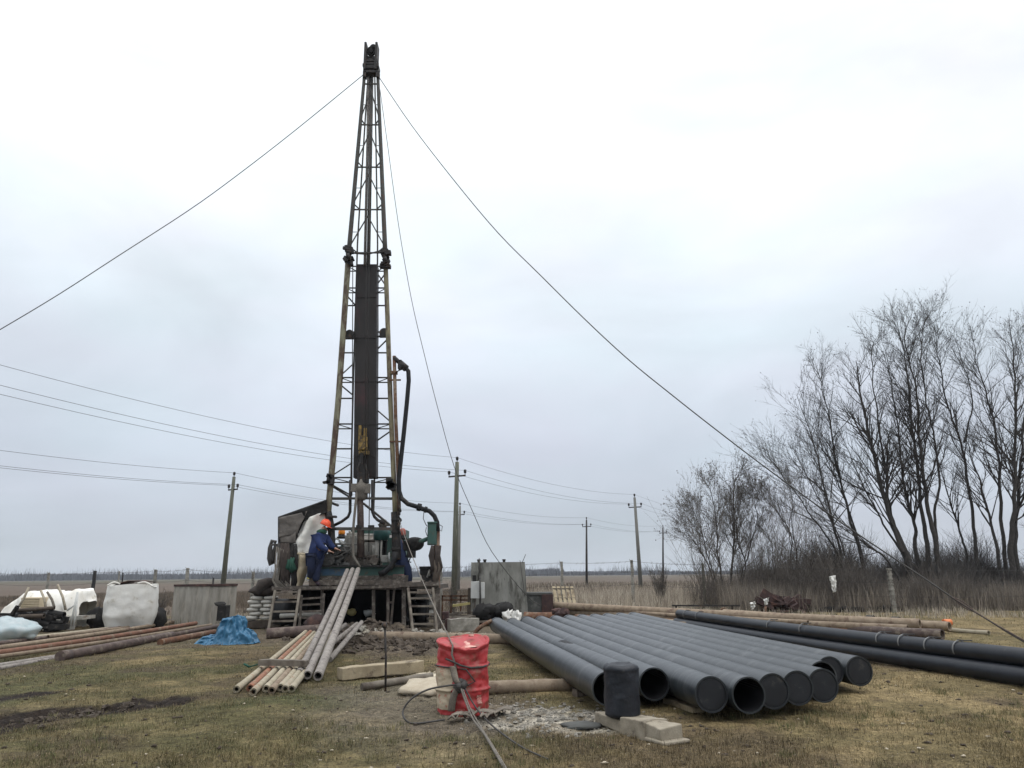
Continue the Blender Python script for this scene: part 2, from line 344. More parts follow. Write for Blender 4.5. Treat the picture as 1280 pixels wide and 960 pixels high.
RUT = gp((-60, 915), (0, 903), (70, 893), (130, 887), (190, 878)); RUT2 = gp((-30, 880), (45, 867))
PADM = gp((455, 800), (520, 812)); MUD2 = gp((520, 862), (500, 888), (560, 905)); PALE = gp((640, 893), (700, 900), (745, 905))
MOUND = gp((438, 797), (485, 793)); SAND = gp((540, 845), (535, 868))
MUD3 = gp((110, 925), (150, 935), (100, 950)); RODM = gp((300, 868), (380, 858)); BERM = gp((430, 801), (540, 797), (600, 800))
def gfields(x, y):
    w = fbm(x, y, 1.1, 4, 3)-.5
    rut = 1-sst(.36, .66, seg_dist(x, y, RUT)+w*.65)
    rut2 = .85*(1-sst(.12, .4, seg_dist(x, y, RUT2)+w*.5))
    pad = 1-sst(1.0, 2.6, seg_dist(x, y, PADM)+w*2.2)
    mud2 = .85*(1-sst(.4, 1.7, seg_dist(x, y, MUD2)+w*1.6))
    mud3 = .6*(1-sst(.1, .6, seg_dist(x, y, MUD3)+w*1.3))
    pale = 1-sst(.25, .95, seg_dist(x, y, PALE)+w*1.3)
    mound = 1-sst(.1, 1.1, seg_dist(x, y, MOUND)+w*.8)
    berm = 1-sst(.1, .6, seg_dist(x, y, BERM)+w*.5)
    sand = 1-sst(.12, .4, seg_dist(x, y, SAND)+w*.5)
    yard = (1-sst(3, 9, np.hypot((x+5)/1.6, y-25)+w*5))*.85
    rod = .5*(1-sst(.2, 1.0, seg_dist(x, y, RODM)+w*1.2))
    return rut, rut2, pad, mud2, mud3, pale, mound, berm, sand, yard, rod
def gheight(x, y):
    x = np.asarray(x, float); y = np.asarray(y, float)
    rut, rut2, pad, mud2, mud3, pale, mound, berm, sand, yard, rod = gfields(x, y)
    near = 1-sst(40, 80, np.hypot(x, y))
    z = (fbm(x, y, .5, 3, 1)-.5)*.06+(fbm(x, y, 3.0, 4, 5)-.5)*.045*near
    clod = (fbm(x, y, 5, 4, 8)-.45)
    z = z+near*(rut*(-.05+clod*.22)+rut2*(-.02+clod*.12)+pad*clod*.22+mud2*clod*.10+mud3*clod*.12+pale*clod*.07+mound*(.20+clod*.25)+berm*(.05+clod*.15)+sand*.05+yard*clod*.10)
    return z
def zg(p): return float(gheight([p[0]], [p[1]])[0])
def axis(dense, lo, hi, g=1.13):
    a = list(dense); st = dense[1]-dense[0]; v = dense[-1]
    while v < hi: st *= g; v += st; a.append(v)
    st = dense[1]-dense[0]; v = dense[0]; b = []
    while v > lo: st *= g; v -= st; b.append(v)
    return np.array(b[::-1]+a)
GX = axis(np.arange(-11, 9.01, .075), -2600, 2600, 1.07)
GY = np.concatenate([np.arange(-12, 6.4, .8), np.arange(6.5, 17, .06), np.arange(17, 30, .13)])
GY = np.concatenate([GY, axis(np.array([30.1, 30.35]), 30.1, 2700, 1.06)])
gx, gy = np.meshgrid(GX, GY, indexing='ij'); gz = gheight(gx, gy)
def gcolor(x, y):
    rut, rut2, pad, mud2, mud3, pale, mound, berm, sand, yard, rod = gfields(x, y)
    n1 = fbm(x, y, .35, 4, 21); n2 = fbm(x, y, 1.6, 4, 31); n3 = fbm(x, y, .9, 4, 41)
    def C(c): return np.array(c)[None, None, :] if x.ndim == 2 else np.array(c)[None, :]
    ex = lambda a: a[..., None]
    olive = C((.082, .066, .031)); straw = C((.182, .138, .070)); green = C((.044, .048, .019)); brown = C((.062, .045, .029))
    straw_w = np.clip(sst(.4, .62, n2)*.75+sst(-2, 6, x)*.5-.1, 0, 1)
    c = olive*(1-ex(straw_w))+straw*ex(straw_w)
    gw = sst(.48, .68, n1)*.55+.42*(1-sst(-4, 2, x))*(1-sst(9, 15, y)); gw = np.clip(gw, 0, .85)*(1-.6*sst(0, 6, x))
    c = c*(1-ex(gw))+green*ex(gw)
    bw = sst(.5, .66, n3)*.65; c = c*(1-ex(bw))+brown*ex(bw)
    mudc = C((.019, .014, .011)); grey = C((.115, .096, .074)); palec = C((.27, .245, .20)); padc = C((.085, .068, .05)); sandc = C((.43, .38, .29))
    def mx(c, t, w): w = ex(np.clip(w, 0, 1)); return c*(1-w)+t*w
    nn = fbm(x, y, 4, 3, 77)
    c = mx(c, padc, yard); c = mx(c, padc, pad*.9); c = mx(c, grey, mud2*.8); c = mx(c, brown, mud3+rod)
    c = mx(c, padc*.6, mound*.9*sst(.35, .6, nn)); c = mx(c, C((.26, .235, .19)), berm*sst(.42, .6, nn)*.9); c = mx(c, palec, pale*sst(.32, .58, nn))
    c = mx(c, mudc, np.minimum(1, np.maximum(rut, rut2)*1.6)); c = mx(c, sandc, sand)
    # field beyond the fence
    f = sst(31, 38, y+(n3-.5)*6)*(1-sst(9, 14, x)*(1-sst(45, 60, y))*0)
    soil = C((.082, .063, .05)); soil2 = C((.118, .093, .07)); gf = C((.072, .068, .042))
    fn = fbm(x*.25, y, .12, 4, 51)
    fc = soil*(1-ex(fn))+soil2*ex(fn)
    far = sst(120, 420, y)*(.75-.45*sst(-20, 60, x)); fc = fc*(1-ex(far))+gf*ex(far)
    c = mx(c, fc, f); c = mx(c, C((.27, .235, .18)), sst(32, 35, y)*(1-sst(46, 52, y))*sst(-1, 2, x)*.8)
    return c
gc = gcolor(gx, gy)
nx, ny = gx.shape
me = bpy.data.meshes.new('ground')
me.vertices.add(nx*ny); me.vertices.foreach_set('co', np.stack([gx, gy, gz], -1).reshape(-1))
ii, jj = np.meshgrid(np.arange(nx-1), np.arange(ny-1), indexing='ij'); q = (ii*ny+jj).reshape(-1)
fa = np.stack([q, q+ny, q+ny+1, q+1], -1).reshape(-1)
nf = len(q); me.loops.add(nf*4); me.loops.foreach_set('vertex_index', fa.astype(np.int32))
me.polygons.add(nf); me.polygons.foreach_set('loop_start', np.arange(0, nf*4, 4, dtype=np.int32)); me.polygons.foreach_set('use_smooth', np.ones(nf, bool))
at = me.color_attributes.new('gcol', 'FLOAT_COLOR', 'POINT')
at.data.foreach_set('color', np.concatenate([gc.reshape(-1, 3), np.ones((nx*ny, 1))], 1).reshape(-1).astype(np.float32))
me.update(); me.validate()
gm = bpy.data.materials.new('soil_and_grass'); gm.use_nodes = True
N = gm.node_tree.nodes; L = gm.node_tree.links; b = N['Principled BSDF']; b.inputs['Roughness'].default_value = .95; b.inputs['Specular IOR Level'].default_value = .15
va = N.new('ShaderNodeVertexColor'); va.layer_name = 'gcol'; tcn = N.new('ShaderNodeTexCoord')
mlt = va.outputs[0]
for s_, lo, hi in ((45, .35, 1.75), (11, .5, 1.55), (3.2, .68, 1.34), (.9, .85, 1.16)):
    n_ = N.new('ShaderNodeTexNoise'); n_.inputs['Scale'].default_value = s_; n_.inputs['Detail'].default_value = 6; n_.inputs['Roughness'].default_value = .7
    L.new(tcn.outputs['Object'], n_.inputs['Vector'])
    m_ = N.new('ShaderNodeMapRange'); m_.inputs['From Min'].default_value = .3; m_.inputs['From Max'].default_value = .7; m_.inputs['To Min'].default_value = lo; m_.inputs['To Max'].default_value = hi
    L.new(n_.outputs['Fac'], m_.inputs['Value'])
    x_ = N.new('ShaderNodeMixRGB'); x_.blend_type = 'MULTIPLY'; x_.inputs[0].default_value = 1; L.new(mlt, x_.inputs[1]); L.new(m_.outputs[0], x_.inputs[2]); mlt = x_.outputs[0]
L.new(mlt, b.inputs['Base Color'])
n_ = N.new('ShaderNodeTexNoise'); n_.inputs['Scale'].default_value = 22; n_.inputs['Detail'].default_value = 8; L.new(tcn.outputs['Object'], n_.inputs['Vector'])
bp = N.new('ShaderNodeBump'); bp.inputs['Strength'].default_value = .9; bp.inputs['Distance'].default_value = .03; L.new(n_.outputs['Fac'], bp.inputs['Height']); L.new(bp.outputs[0], b.inputs['Normal'])
me.materials.append(gm)
go = bpy.data.objects.new('ground', me); COL.objects.link(go); kind(go, 'structure'); go['label'] = 'flat muddy yard ground of short dead grass running out to brown field'

# ---- blades (stuff): triangles with a colour per blade
def blades(name, x, y, h, w, col, label, lean=.6, z=None, seg=1):
    n = len(x); z = gheight(x, y) if z is None else z
    a = rng.uniform(0, 2*np.pi, n); la = rng.uniform(0, 2*np.pi, n); ll = np.abs(rng.normal(0, lean, n))*h
    dx, dy = np.cos(a)*w/2, np.sin(a)*w/2; tx, ty = np.cos(la)*ll, np.sin(la)*ll
    hz = np.sqrt(np.maximum(h*h-np.minimum(ll, h*.96)**2, (h*.12)**2))
    V = np.empty((n, 5, 3))
    V[:, 0] = np.stack([x-dx, y-dy, z-.01], -1); V[:, 1] = np.stack([x+dx, y+dy, z-.01], -1)
    V[:, 2] = np.stack([x-dx*.7+tx*.35, y-dy*.7+ty*.35, z+hz*.58], -1); V[:, 3] = np.stack([x+dx*.7+tx*.35, y+dy*.7+ty*.35, z+hz*.58], -1)
    V[:, 4] = np.stack([x+tx, y+ty, z+hz], -1)
    m = bpy.data.meshes.new(name); m.vertices.add(n*5); m.vertices.foreach_set('co', V.reshape(-1))
    o5 = (np.arange(n)*5)[:, None]
    li = np.concatenate([o5+0, o5+1, o5+3, o5+2, o5+2, o5+3, o5+4], 1).reshape(-1)
    m.loops.add(n*7); m.loops.foreach_set('vertex_index', li.astype(np.int32))
    m.polygons.add(n*2); ls = np.stack([np.arange(n)*7, np.arange(n)*7+4], 1).reshape(-1); m.polygons.foreach_set('loop_start', ls.astype(np.int32))
    ca = m.color_attributes.new('bcol', 'FLOAT_COLOR', 'POINT')
    cc = np.repeat(np.concatenate([col, np.ones((n, 1))], 1)[:, None, :], 5, 1)
    ca.data.foreach_set('color', cc.reshape(-1).astype(np.float32)); m.update(); m.validate()
    m.materials.append(BLADE); o = bpy.data.objects.new(name, m); COL.objects.link(o); kind(o, 'stuff'); o['label'] = label
    return o
BLADE = bpy.data.materials.new('blade'); BLADE.use_nodes = True
b = BLADE.node_tree.nodes['Principled BSDF']; va = BLADE.node_tree.nodes.new('ShaderNodeVertexColor'); va.layer_name = 'bcol'
BLADE.node_tree.links.new(va.outputs[0], b.inputs['Base Color']); b.inputs['Roughness'].default_value = .85; b.inputs['Specular IOR Level'].default_value = .2
def scatter_view(n, y0, y1, pw=1.0, mx=-60, Mx=1340):
    yy = 1/(rng.uniform(1/y1**pw, 1/y0**pw, n))**(1/pw); ss = rng.uniform((mx-640)/F_PX, (Mx-640)/F_PX, n)*1.03
    return ss*yy, yy
# short lawn
x, y = scatter_view(330000, 6.5, 30, 1.25)
r_ = gfields(x, y); bare = np.clip(r_[0]*1.1+r_[1]+r_[2]*.75+r_[3]*.65+r_[4]*.7+r_[5]*.9+r_[6]*.8+r_[7]*.8+r_[8]*1.3+r_[9]*.9+r_[10]*.6, 0, 1)
pat = fbm(x, y, .8, 4, 61); dens = np.clip((.22+.95*sst(.3, .65, pat))*(.35+.9*sst(.3, .6, fbm(x, y, 4.2, 3, 66)))*(1-bare), 0, 1)
k = rng.uniform(size=len(x)) < dens; x, y = x[k], y[k]; n = len(x)
cl_ = fbm(x, y, 5.5, 3, 71); bc = gcolor(x, y)*(rng.uniform(.5, 1.6, n)*(.55+.9*sst(.25, .75, cl_)))[:, None]
st = rng.uniform(size=n) < .28; bc[st] = np.array((.25, .195, .11))*rng.uniform(.6, 1.2, st.sum())[:, None]
blades('grass', x, y, rng.uniform(.018, .062, n)*(.45+1.1*fbm(x, y, 3.3, 3, 81)), rng.uniform(.003, .007, n)*np.clip(y/11, .9, 2.2), bc, 'short half dead lawn grass covering the yard', lean=1.5)
# taller tussocks of dead weeds along the fence and in the field edge
def weed_field(name, n, xr, yr, h, label, cols, dens_s=.35, lo=.35, hi=.6, seed=0, lean=.28, wid=(.008, .02)):
    x = rng.uniform(*xr, n); y = rng.uniform(*yr, n)
    p = fbm(x, y, dens_s, 4, 90+seed); k = rng.uniform(size=n) < sst(lo, hi, p); x, y, p = x[k], y[k], p[k]; n = len(x)
    c = np.array(cols)[rng.integers(0, len(cols), n)]*rng.uniform(.65, 1.25, n)[:, None]
    return blades(name, x, y, rng.uniform(*h, n)*(.45+p), rng.uniform(*wid, n), c, label, lean=lean)
STRAW = [(.46, .40, .32), (.36, .31, .25), (.54, .475, .385), (.24, .205, .165)]
BRN = [(.13, .10, .077), (.17, .135, .10), (.10, .08, .062), (.20, .165, .12)]
weed_field('dry_weeds', 46000, (0, 15), (33, 48), (.25, 1.1), 'belt of pale dead weeds beyond the fence beside the concrete tank', STRAW, seed=1, lean=.5)
weed_field('field_stubble', 130000, (-45, 2), (33, 80), (.08, .42), 'rough brown field stubble beyond the fence', BRN, lo=.3, seed=2, wid=(.015, .04))
weed_field('field_weeds', 70000, (0, 60), (46, 110), (.2, .8), 'dry weedy field behind the weed belt', BRN+STRAW[:2], lo=.3, seed=3, wid=(.03, .06))
weed_field('verge_grass', 26000, (-26, 26), (27, 34), (.05, .3), 'patchy dry grass verge along the fence line', STRAW+[(.12, .12, .05)], lo=.42, hi=.6, seed=4)
weed_field('thicket_grass', 60000, (9, 30), (31.5, 38), (.4, 1.5), 'tall dead grass at the foot of the bare trees', [(.24, .205, .165), (.18, .155, .13), (.31, .265, .21), (.14, .12, .10)], lo=.25, seed=5)

# ---- clods and stones (stuff)
def lumps(name, line, n, spread, size, m, label):
    mb = MB()
    for i in range(n):
        a = random.choice(line); t = random.random(); k = random.randrange(len(line)-1)
        px = line[k][0]*(1-t)+line[k+1][0]*t+random.gauss(0, spread); py = line[k][1]*(1-t)+line[k+1][1]*t+random.gauss(0, spread)
        s = size*(.18+1.3*random.random()**5)
        mb.ball((px, py, zg((px, py))+s*.12), s, 8, 6, .75, (random.uniform(.8, 1.3), random.uniform(.7, 1.2), random.uniform(.5, .9)), random.uniform(0, 50)); mb.sm[-48:] = [False]*48
    o = mb.build(name, m); kind(o, 'stuff'); o['label'] = label; return o
lumps('rubble', PALE, 1500, .42, .021, M['stone'], 'pale crumbled concrete and gravel in front of the black block')
lumps('mud', RUT, 420, .26, .038, M['clod'], 'dark wet clods in the wheel rut')
lumps('dirt', PADM+MOUND, 900, .8, .12, M['clod'], 'churned soil clods in front of the drilling platform')
lumps('debris', BERM, 420, .28, .09, M['stone'], 'grey lumps along the mud bank below the platform')
lumps('gravel', SAND, 60, .2, .03, M['sawdust'], 'light sand spilled beside the red drum')

# ---- standing tufts of grass
tx_, ty_ = scatter_view(2600, 6.6, 26, 1.2); kk = rng.uniform(size=len(tx_)) < sst(.42, .62, fbm(tx_, ty_, .9, 3, 121)); tx_, ty_ = tx_[kk], ty_[kk]
nb_ = 26; bx_ = np.repeat(tx_, nb_)+rng.normal(0, .045, len(tx_)*nb_); by_ = np.repeat(ty_, nb_)+rng.normal(0, .045, len(tx_)*nb_)
hs_ = np.repeat(rng.uniform(.03, .085, len(tx_)), nb_)*rng.uniform(.5, 1.3, len(bx_)); tc_ = np.repeat(rng.uniform(size=len(tx_)), nb_)[:, None]
bc_ = (np.array((.075, .088, .035))*(1-tc_)+np.array((.24, .20, .11))*tc_)*rng.uniform(.5, 1.5, len(bx_))[:, None]
blades('grass', bx_, by_, hs_, rng.uniform(.003, .006, len(bx_)), bc_, 'scattered taller tufts of grass in the lawn', lean=.6)
# ---- specks of litter, dead leaves and crumbs all over the lawn
mb = MB(); xs_, ys_ = scatter_view(2200, 6.7, 20, 1.1)
for a_, b_ in zip(xs_, ys_):
    s_ = .005+.022*random.random()**6; mb.ball((a_, b_, zg((a_, b_))+s_*.3), s_, 6, 4, 1.1, (random.uniform(.7, 1.6), random.uniform(.6, 1.3), .6), random.random()*40)
o_ = mb.build('litter', M['clod']); kind(o_, 'stuff'); o_['label'] = 'dark crumbs of soil scattered over the lawn'
mb = MB(); xs_, ys_ = scatter_view(500, 6.7, 20, 1.1)
for a_, b_ in zip(xs_, ys_):
    s_ = .004+.014*random.random()**6; mb.ball((a_, b_, zg((a_, b_))+s_*.5+.008), s_, 6, 4, 1.1, (random.uniform(.7, 1.8), random.uniform(.6, 1.3), .5), random.random()*40)
o_ = mb.build('litter', M['sawdust']); kind(o_, 'stuff'); o_['label'] = 'pale specks of straw and grit scattered over the lawn'
# ---- distant treeline (stuff)
n = 60000
xs = rng.uniform(-1500, 1500, n); ys = rng.uniform(900, 1150, n)
prof = fbm(xs, xs*0, .012, 4, 5); sparse = fbm(xs, xs*0, .05, 3, 9)
base_h = np.where(xs < 60, 8.5, 5.0)*(.55+.9*prof)
tall = (rng.uniform(size=n) < .4*sst(.45, .7, sparse)); hh = base_h*rng.uniform(.6, 1.1, n)+tall*rng.uniform(3, 11, n)
cl = np.array((.040, .042, .046))[None, :]*rng.uniform(.6, 1.4, n)[:, None]
blades('treeline', xs, ys, hh, np.where(tall, rng.uniform(.25, .7, n), rng.uniform(1.2, 4, n)), cl, 'far grey line of bare trees on the horizon', lean=.2, z=np.zeros(n))

# ---- haze
hz = bpy.data.meshes.new('haze'); bm = bmesh.new(); bmesh.ops.create_cube(bm, size=1); bm.to_mesh(hz); bm.free()
ho = bpy.data.objects.new('haze', hz); COL.objects.link(ho); ho.scale = (5600, 3300, 32); ho.location = (0, 1450, 15); kind(ho, 'stuff'); ho['label'] = 'thin grey damp air over the field'
hm = bpy.data.materials.new('haze'); hm.use_nodes = True; hn = hm.node_tree; hn.nodes.remove(hn.nodes['Principled BSDF'])
pv = hn.nodes.new('ShaderNodeVolumePrincipled'); pv.inputs['Color'].default_value = (.86, .9, .97, 1); pv.inputs['Density'].default_value = .00024; pv.inputs['Anisotropy'].default_value = .2
hn.links.new(pv.outputs[0], hn.nodes['Material Output'].inputs['Volume']); hz.materials.append(hm)

# ================================================================== DRILLING RIG
YF = 24.0; YR = 24.75                      # front legs and rear rails of the mast
base = Vector((P(455, 740, 25).x, 25.0, 0))
rig = thing('drilling_rig', 'tall lattice drilling rig with dark shield and green skid on a muddy platform', 'drilling rig', base)
def pl(pts, Y): return [P(a, b, Y) for a, b in pts]
def poly_at(pts, py):
    pts = sorted(pts, key=lambda p: p[1])
    for (a, b), (c, d) in zip(pts[:-1], pts[1:]):
        if b <= py <= d: return a+(c-a)*(py-b)/(d-b)
    return pts[0][0] if py < pts[0][1] else pts[-1][0]
LL = [(456, 90), (436, 315), (423, 500), (410, 640)]; RL = [(472, 90), (481.5, 315), (488, 500), (494, 640)]
LI = [(460, 95), (447, 300), (441, 500), (438, 640)]; RI = [(468.5, 95), (472, 300), (471, 500), (467, 640)]
def lerp3(pts, Y, n=10, y0=None, y1=None): return pl([(poly_at(pts, q), q) for q in np.linspace(y0, y1, n)], Y)
for nm, pts, m_ in (('mast_leg', LL, 'mast_paint'), ('mast_leg', RL, 'mast_yellow')):
    mb = MB(); mb.tube(lerp3(pts, YF, 16, 318, 645), .10 if pts is LL else .082, 10)
    mb.build(nm, M[m_], rig)
    mb = MB(); mb.tube(lerp3(pts, YF, 12, 82, 322), [.085-.025*(1-i/11) for i in range(12)], 8); mb.build('mast_leg', M['mast_dark'], rig)
for a, tp_, r_ in ((415, [P(410, 640, YF), P(414, 660, YF), P(415, 690, YF)], .12), (495, [P(494, 640, YF), P(496, 700, YF)], .14)):
    mb = MB(); mb.tube(tp_, r_, 8)
    for q in (646, 661, 682): mb.box(P(a, q+(4 if a > 450 else 0), YF-.05), (.29, .2, .07))
    mb.build('mast_foot', M['steel_dark'], rig, bevel=.01)
for pts in (LI, RI):
    mb = MB(); a = lerp3(pts, YR, 14, 95, 640)
    for p, q in zip(a[:-1], a[1:]): mb.beam(p, q, .05, .05)
    mb.build('rear_rail', M['mast_dark'], rig)
# lattice: side ties between front legs and rear rails, and cross bracing of the upper rear face
mb = MB()
def tie(px0, py0, px1, py1, Y0, Y1, w=.05): m_ = MB(); m_.beam(P(px0, py0, Y0), P(px1, py1, Y1), w*.8, w*.8); m_.build('brace', M['mast_dark'], rig)
for q, dbl in ((333, 1), (360, 1), (382, 0), (415, 1), (441, 0), (472, 1), (498, 0), (530, 1), (561, 0), (597, 1), (624, 0)):
    for F_, I_ in ((LL, LI), (RL, RI)):
        tie(poly_at(F_, q), q, poly_at(I_, q), q, YF, YR, .06)
        if dbl:
            tie(poly_at(F_, q+6), q+6, poly_at(I_, q+6), q+6, YF, YR, .05); tie(poly_at(F_, q), q, poly_at(I_, q+6), q+6, YF, YR, .03)
            if (q in (360, 472, 597) and F_ is LL) or (q in (333, 415, 530) and F_ is RL): tie(poly_at(F_, q+8), q+8, poly_at(I_, q+22), q+22, YF, YR, .045)
            if (q in (472, 597) and F_ is LL) or (q in (530, 360) and F_ is RL): tie(poly_at(F_, q-2), q-2, poly_at(I_, q-18), q-18, YF, YR, .045)
for q in (105, 131, 156, 182, 209, 235, 262, 290, 316):
    a, b2 = poly_at(LL, q), poly_at(RL, q)
    if q in (105, 156, 209, 262, 316): tie(a, q, b2, q, YF+.1, YF+.1, .055)
    else:
        for F_, I_ in ((LL, LI), (RL, RI)): tie(poly_at(F_, q), q, poly_at(I_, q), q, YF, YR, .03)
for ap, bt in ((113, 149), (165, 202), (218, 255), (270, 309)):
    c = (poly_at(LL, ap)+poly_at(RL, ap))/2
    for F_ in (LL, RL):
        tie(c, ap, poly_at(F_, bt), bt, YF+.12, YF+.02, .05)
        k = poly_at(F_, bt); tie(k, bt-1, k*.55+((poly_at(LL, bt)+poly_at(RL, bt))/2)*.45, bt+7, YF+.02, YF+.1, .045)
tie(436, 316, 459, 318, YF, YR, .05); tie(481, 312, 459, 318, YF, YR, .05)
tie(412, 623, 494, 623, YF, YF, .085); tie(415, 661, 496, 661, YF-.05, YF-.05, .12)
tie(411, 605, 438, 622, YF, YR, .06); tie(454, 629, 492, 660, YR, YF, .075); tie(446, 622, 452, 632, YR, YR, .07)
# knee brackets and sheaves
random.seed(3)
for cx, cy in ((436, 321), (482, 325)):
    mb = MB()
    for i in range(22):
        p = P(cx+random.uniform(-4, 4), cy+random.uniform(-12, 10), YF-.1+random.uniform(-.1, .1)); mb.box(p, (random.uniform(.06, .2), random.uniform(.08, .2), random.uniform(.05, .16)), Matrix.Rotation(random.uniform(-.6, .6), 3, 'Y'))
    mb.disc(P(cx, cy, YF-.25), (1, 0, .2), .13, .1, 14); mb.build('knee_bracket', M['steel_dark'], rig, bevel=.008)
for cx, cy in ((437, 418), (480, 416)): mb = MB(); mb.disc(P(cx, cy, YF+.1), (.3, 1, 0), .16, .1, 16); mb.box(P(cx, cy+4, YF+.1), (.3, .12, .1)); mb.build('sheave', M['steel_dark'], rig)
for cx, cy, k_ in ((411, 600, 5), (489, 606, 16)):
    mb = MB()
    for i in range(k_): mb.box(P(cx+random.uniform(-3, 3), cy+random.uniform(-5, 5), YF-.1), (random.uniform(.1, .25), .2, random.uniform(.06, .2)), Matrix.Rotation(random.uniform(-.6, .6), 3, 'Y'))
    mb.build('hose_bracket', M['steel_dark'], rig, bevel=.008)
# crown
mb = MB()
for a in (457.4, 471.0):
    q0, q1 = P(a, 57, YF), P(a, 90, YF); mb.box((q0+q1)/2, (.085, .42, q0.z-q1.z))
for q, w_, h_ in ((86, .55, .14), (78, .52, .12), (82, .40, .08), (92, .5, .1)): mb.box(P(464.3, q, YF), (w_, .3, h_))
mb.box(P(464.3, 71, YF), (.42, .06, .05))
for a in (456, 472.5): mb.box(P(a, 85, YF), (.10, .4, .12)); mb.box(P(a, 94, YF-.05), (.12, .2, .26))
mb.build('crown_frame', M['steel_dark'], rig, bevel=.008)
for a, b2, r_ in ((464.5, 64, .19), (466.5, 59.5, .12), (461, 74, .10), (467.5, 74, .11)):
    mb = MB(); mb.disc(P(a, b2, YF-.02), (.25, 1, .05), r_, .1, 20); mb.disc(P(a, b2, YF-.1), (.25, 1, .05), r_*.4, .12, 12); mb.build('crown_sheave', M['black_grime'], rig)
mb = MB(); mb.tube([P(461.5, 88, YF+.3), P(456, 332, YF+.3)], .05, 8); mb.build('drill_string', M['pipe_dust'], rig)
mb = MB(); mb.tube([P(465, 88, YF+.25), P(460.5, 332, YF+.25)], .065, 8); mb.build('kelly_guide', M['mast_dark'], rig)
mb = MB()
for a, b2 in ((459, 456.5), (463, 459.5)): mb.tube([P(a, 88, YF+.1), P(b2, 600, YF-.2)], .012, 4)
mb.tube([P(441, 330, YF+.2), P(440, 620, YF+.2)], .016, 4); mb.tube([P(462, 605, YF), P(461, 690, YF)], .016, 5)
mb.build('hoist_line', M['cable_dark'], rig)
# dark shield: folded plate with side flanges, slightly tapered and dented
mb = MB()
def shield(u, v, off):
    px = 445.5+(471-445.5)*u; px2 = 441.5+(470-441.5)*u; y_ = 330+(597-330)*v
    p = P(px+(px2-px)*v, y_, YF+.34); p.y += off+.03*vfbm(p, .8, 3, 4); return p
mb.grid(lambda u, v: shield(u, v, 0), 12, 60, True)
mb.grid(lambda u, v: shield(0, v, u*.4), 4, 60, False); mb.grid(lambda u, v: shield(1, v, u*.4), 4, 60, False); mb.grid(lambda u, v: shield(u, v, .4), 4, 60, False)
mb.grid(lambda u, v: shield(u, 0, v*.4), 3, 3, False); mb.grid(lambda u, v: shield(u, 1, v*.4), 3, 3, False)
for v in (.155, .345, .55, .75, .9): p = [shield(u, v, -.012) for u in (0, 1)]; mb.beam(p[0], p[1], .02, .035)
mb.build('shield_plate', M['shield'], rig, label='dark brown steel plate hanging inside the mast')
# travelling block, swivel, kelly
mb = MB()
mb.box(P(450, 541, YF+.2), (.09, .08, .5)); mb.box(P(456, 552, YF+.16), (.09, .1, .9)); mb.box(P(451.5, 556, YF+.16), (.08, .1, .62)); mb.box(P(454, 557, YF+.14), (.30, .16, .30)); mb.box(P(455, 566, YF+.16), (.34, .12, .12)); mb.box(P(454, 549, YF+.18), (.3, .1, .12)); mb.disc(P(454, 558, YF+.04), (0, 1, 0), .11, .06, 16)
tb = mb.build('travelling_block', M['yellow_block'], rig, bevel=.012)
mb = MB(); mb.box(P(452, 574, YF+.1), (.12, .1, .4)); mb.box(P(453, 588, YF+.1), (.22, .14, .34)); mb.tube([P(450, 578, YF+.05), P(447, 586, YF), P(449, 598, YF)], .04, 6); mb.tube([P(456, 580, YF+.05), P(459, 590, YF), P(458, 622, YF)], .045, 6)
mb.box(P(454, 598, YF), (.34, .3, .3)); mb.build('hook', M['steel_dark'], rig, bevel=.01)
mb = MB(); cz = P(452, 612, YF); mb.lathe([(.05, -.36), (.13, -.34), (.2, -.22), (.2, -.1), (.24, -.06), (.25, .12), (.17, .2), (.15, .34), (.06, .36)], cz, 18); mb.box(cz+Vector((-.2, -.1, .05)), (.22, .2, .25)); mb.box(cz+Vector((.2, -.08, .02)), (.18, .2, .3))
mb.build('swivel', M['rope_grey'], rig)
mb = MB(); mb.tube([P(450, 624, YF), P(450.5, 640, YF), P(451, 697, YF)], [.10, .105, .12], 8); mb.build('kelly_pipe', M['pipe_brown'], rig)
mb = MB(); mb.tube([P(446.5, 612, YF-.15), P(444.5, 630, YF-.2), P(442, 655, YF-.25), P(441, 678, YF-.25), P(441.5, 695, YF-.25), P(446, 703, YF-.25), P(450, 709, YF-.25)], .042, 8); mb.build('suction_hose', M['rope_grey'], rig)
for pts in ([(438, 600), (437.5, 640), (435, 646), (427, 652), (417, 657)], [(465.5, 600), (465.5, 640), (468, 646), (472, 650), (481, 655)]):
    mb = MB(); mb.tube(pl(pts, YF+.1), .05, 7); mb.build('guide_bar', M['steel_dark'], rig)
# standpipe, gooseneck and mud hose
mb = MB(); mb.tube(pl([(492.8, 445), (494.5, 520), (498, 600), (499, 640)], YF-.1), .06, 8); mb.box(P(493, 466, YF-.1), (.2, .16, .1))
for q in (475, 552): mb.beam(P(487, q, YF-.1), P(501, q, YF-.1), .05)
mb.build('standpipe', M['pipe_rust'], rig)
mb = MB(); mb.tube(pl([(492.5, 447), (498, 452), (506, 459)], YF-.12), .075, 8); mb.tube(pl([(500, 454), (508, 461)], YF-.12), .12, 8); mb.box(P(500, 456, YF-.12), (.12, .2, .3)); mb.tube(pl([(494, 466), (499, 463), (505, 461)], YF-.2), .02, 5); mb.build('gooseneck', M['steel_dark'], rig)
mb = MB(); hp = [(507, 460), (510.5, 464), (511, 476), (509, 500), (505, 540), (500, 585), (498.5, 600), (499, 614), (502, 623), (510, 630), (520, 633), (528, 636), (537, 639), (543, 645), (546.5, 653), (547, 664)]
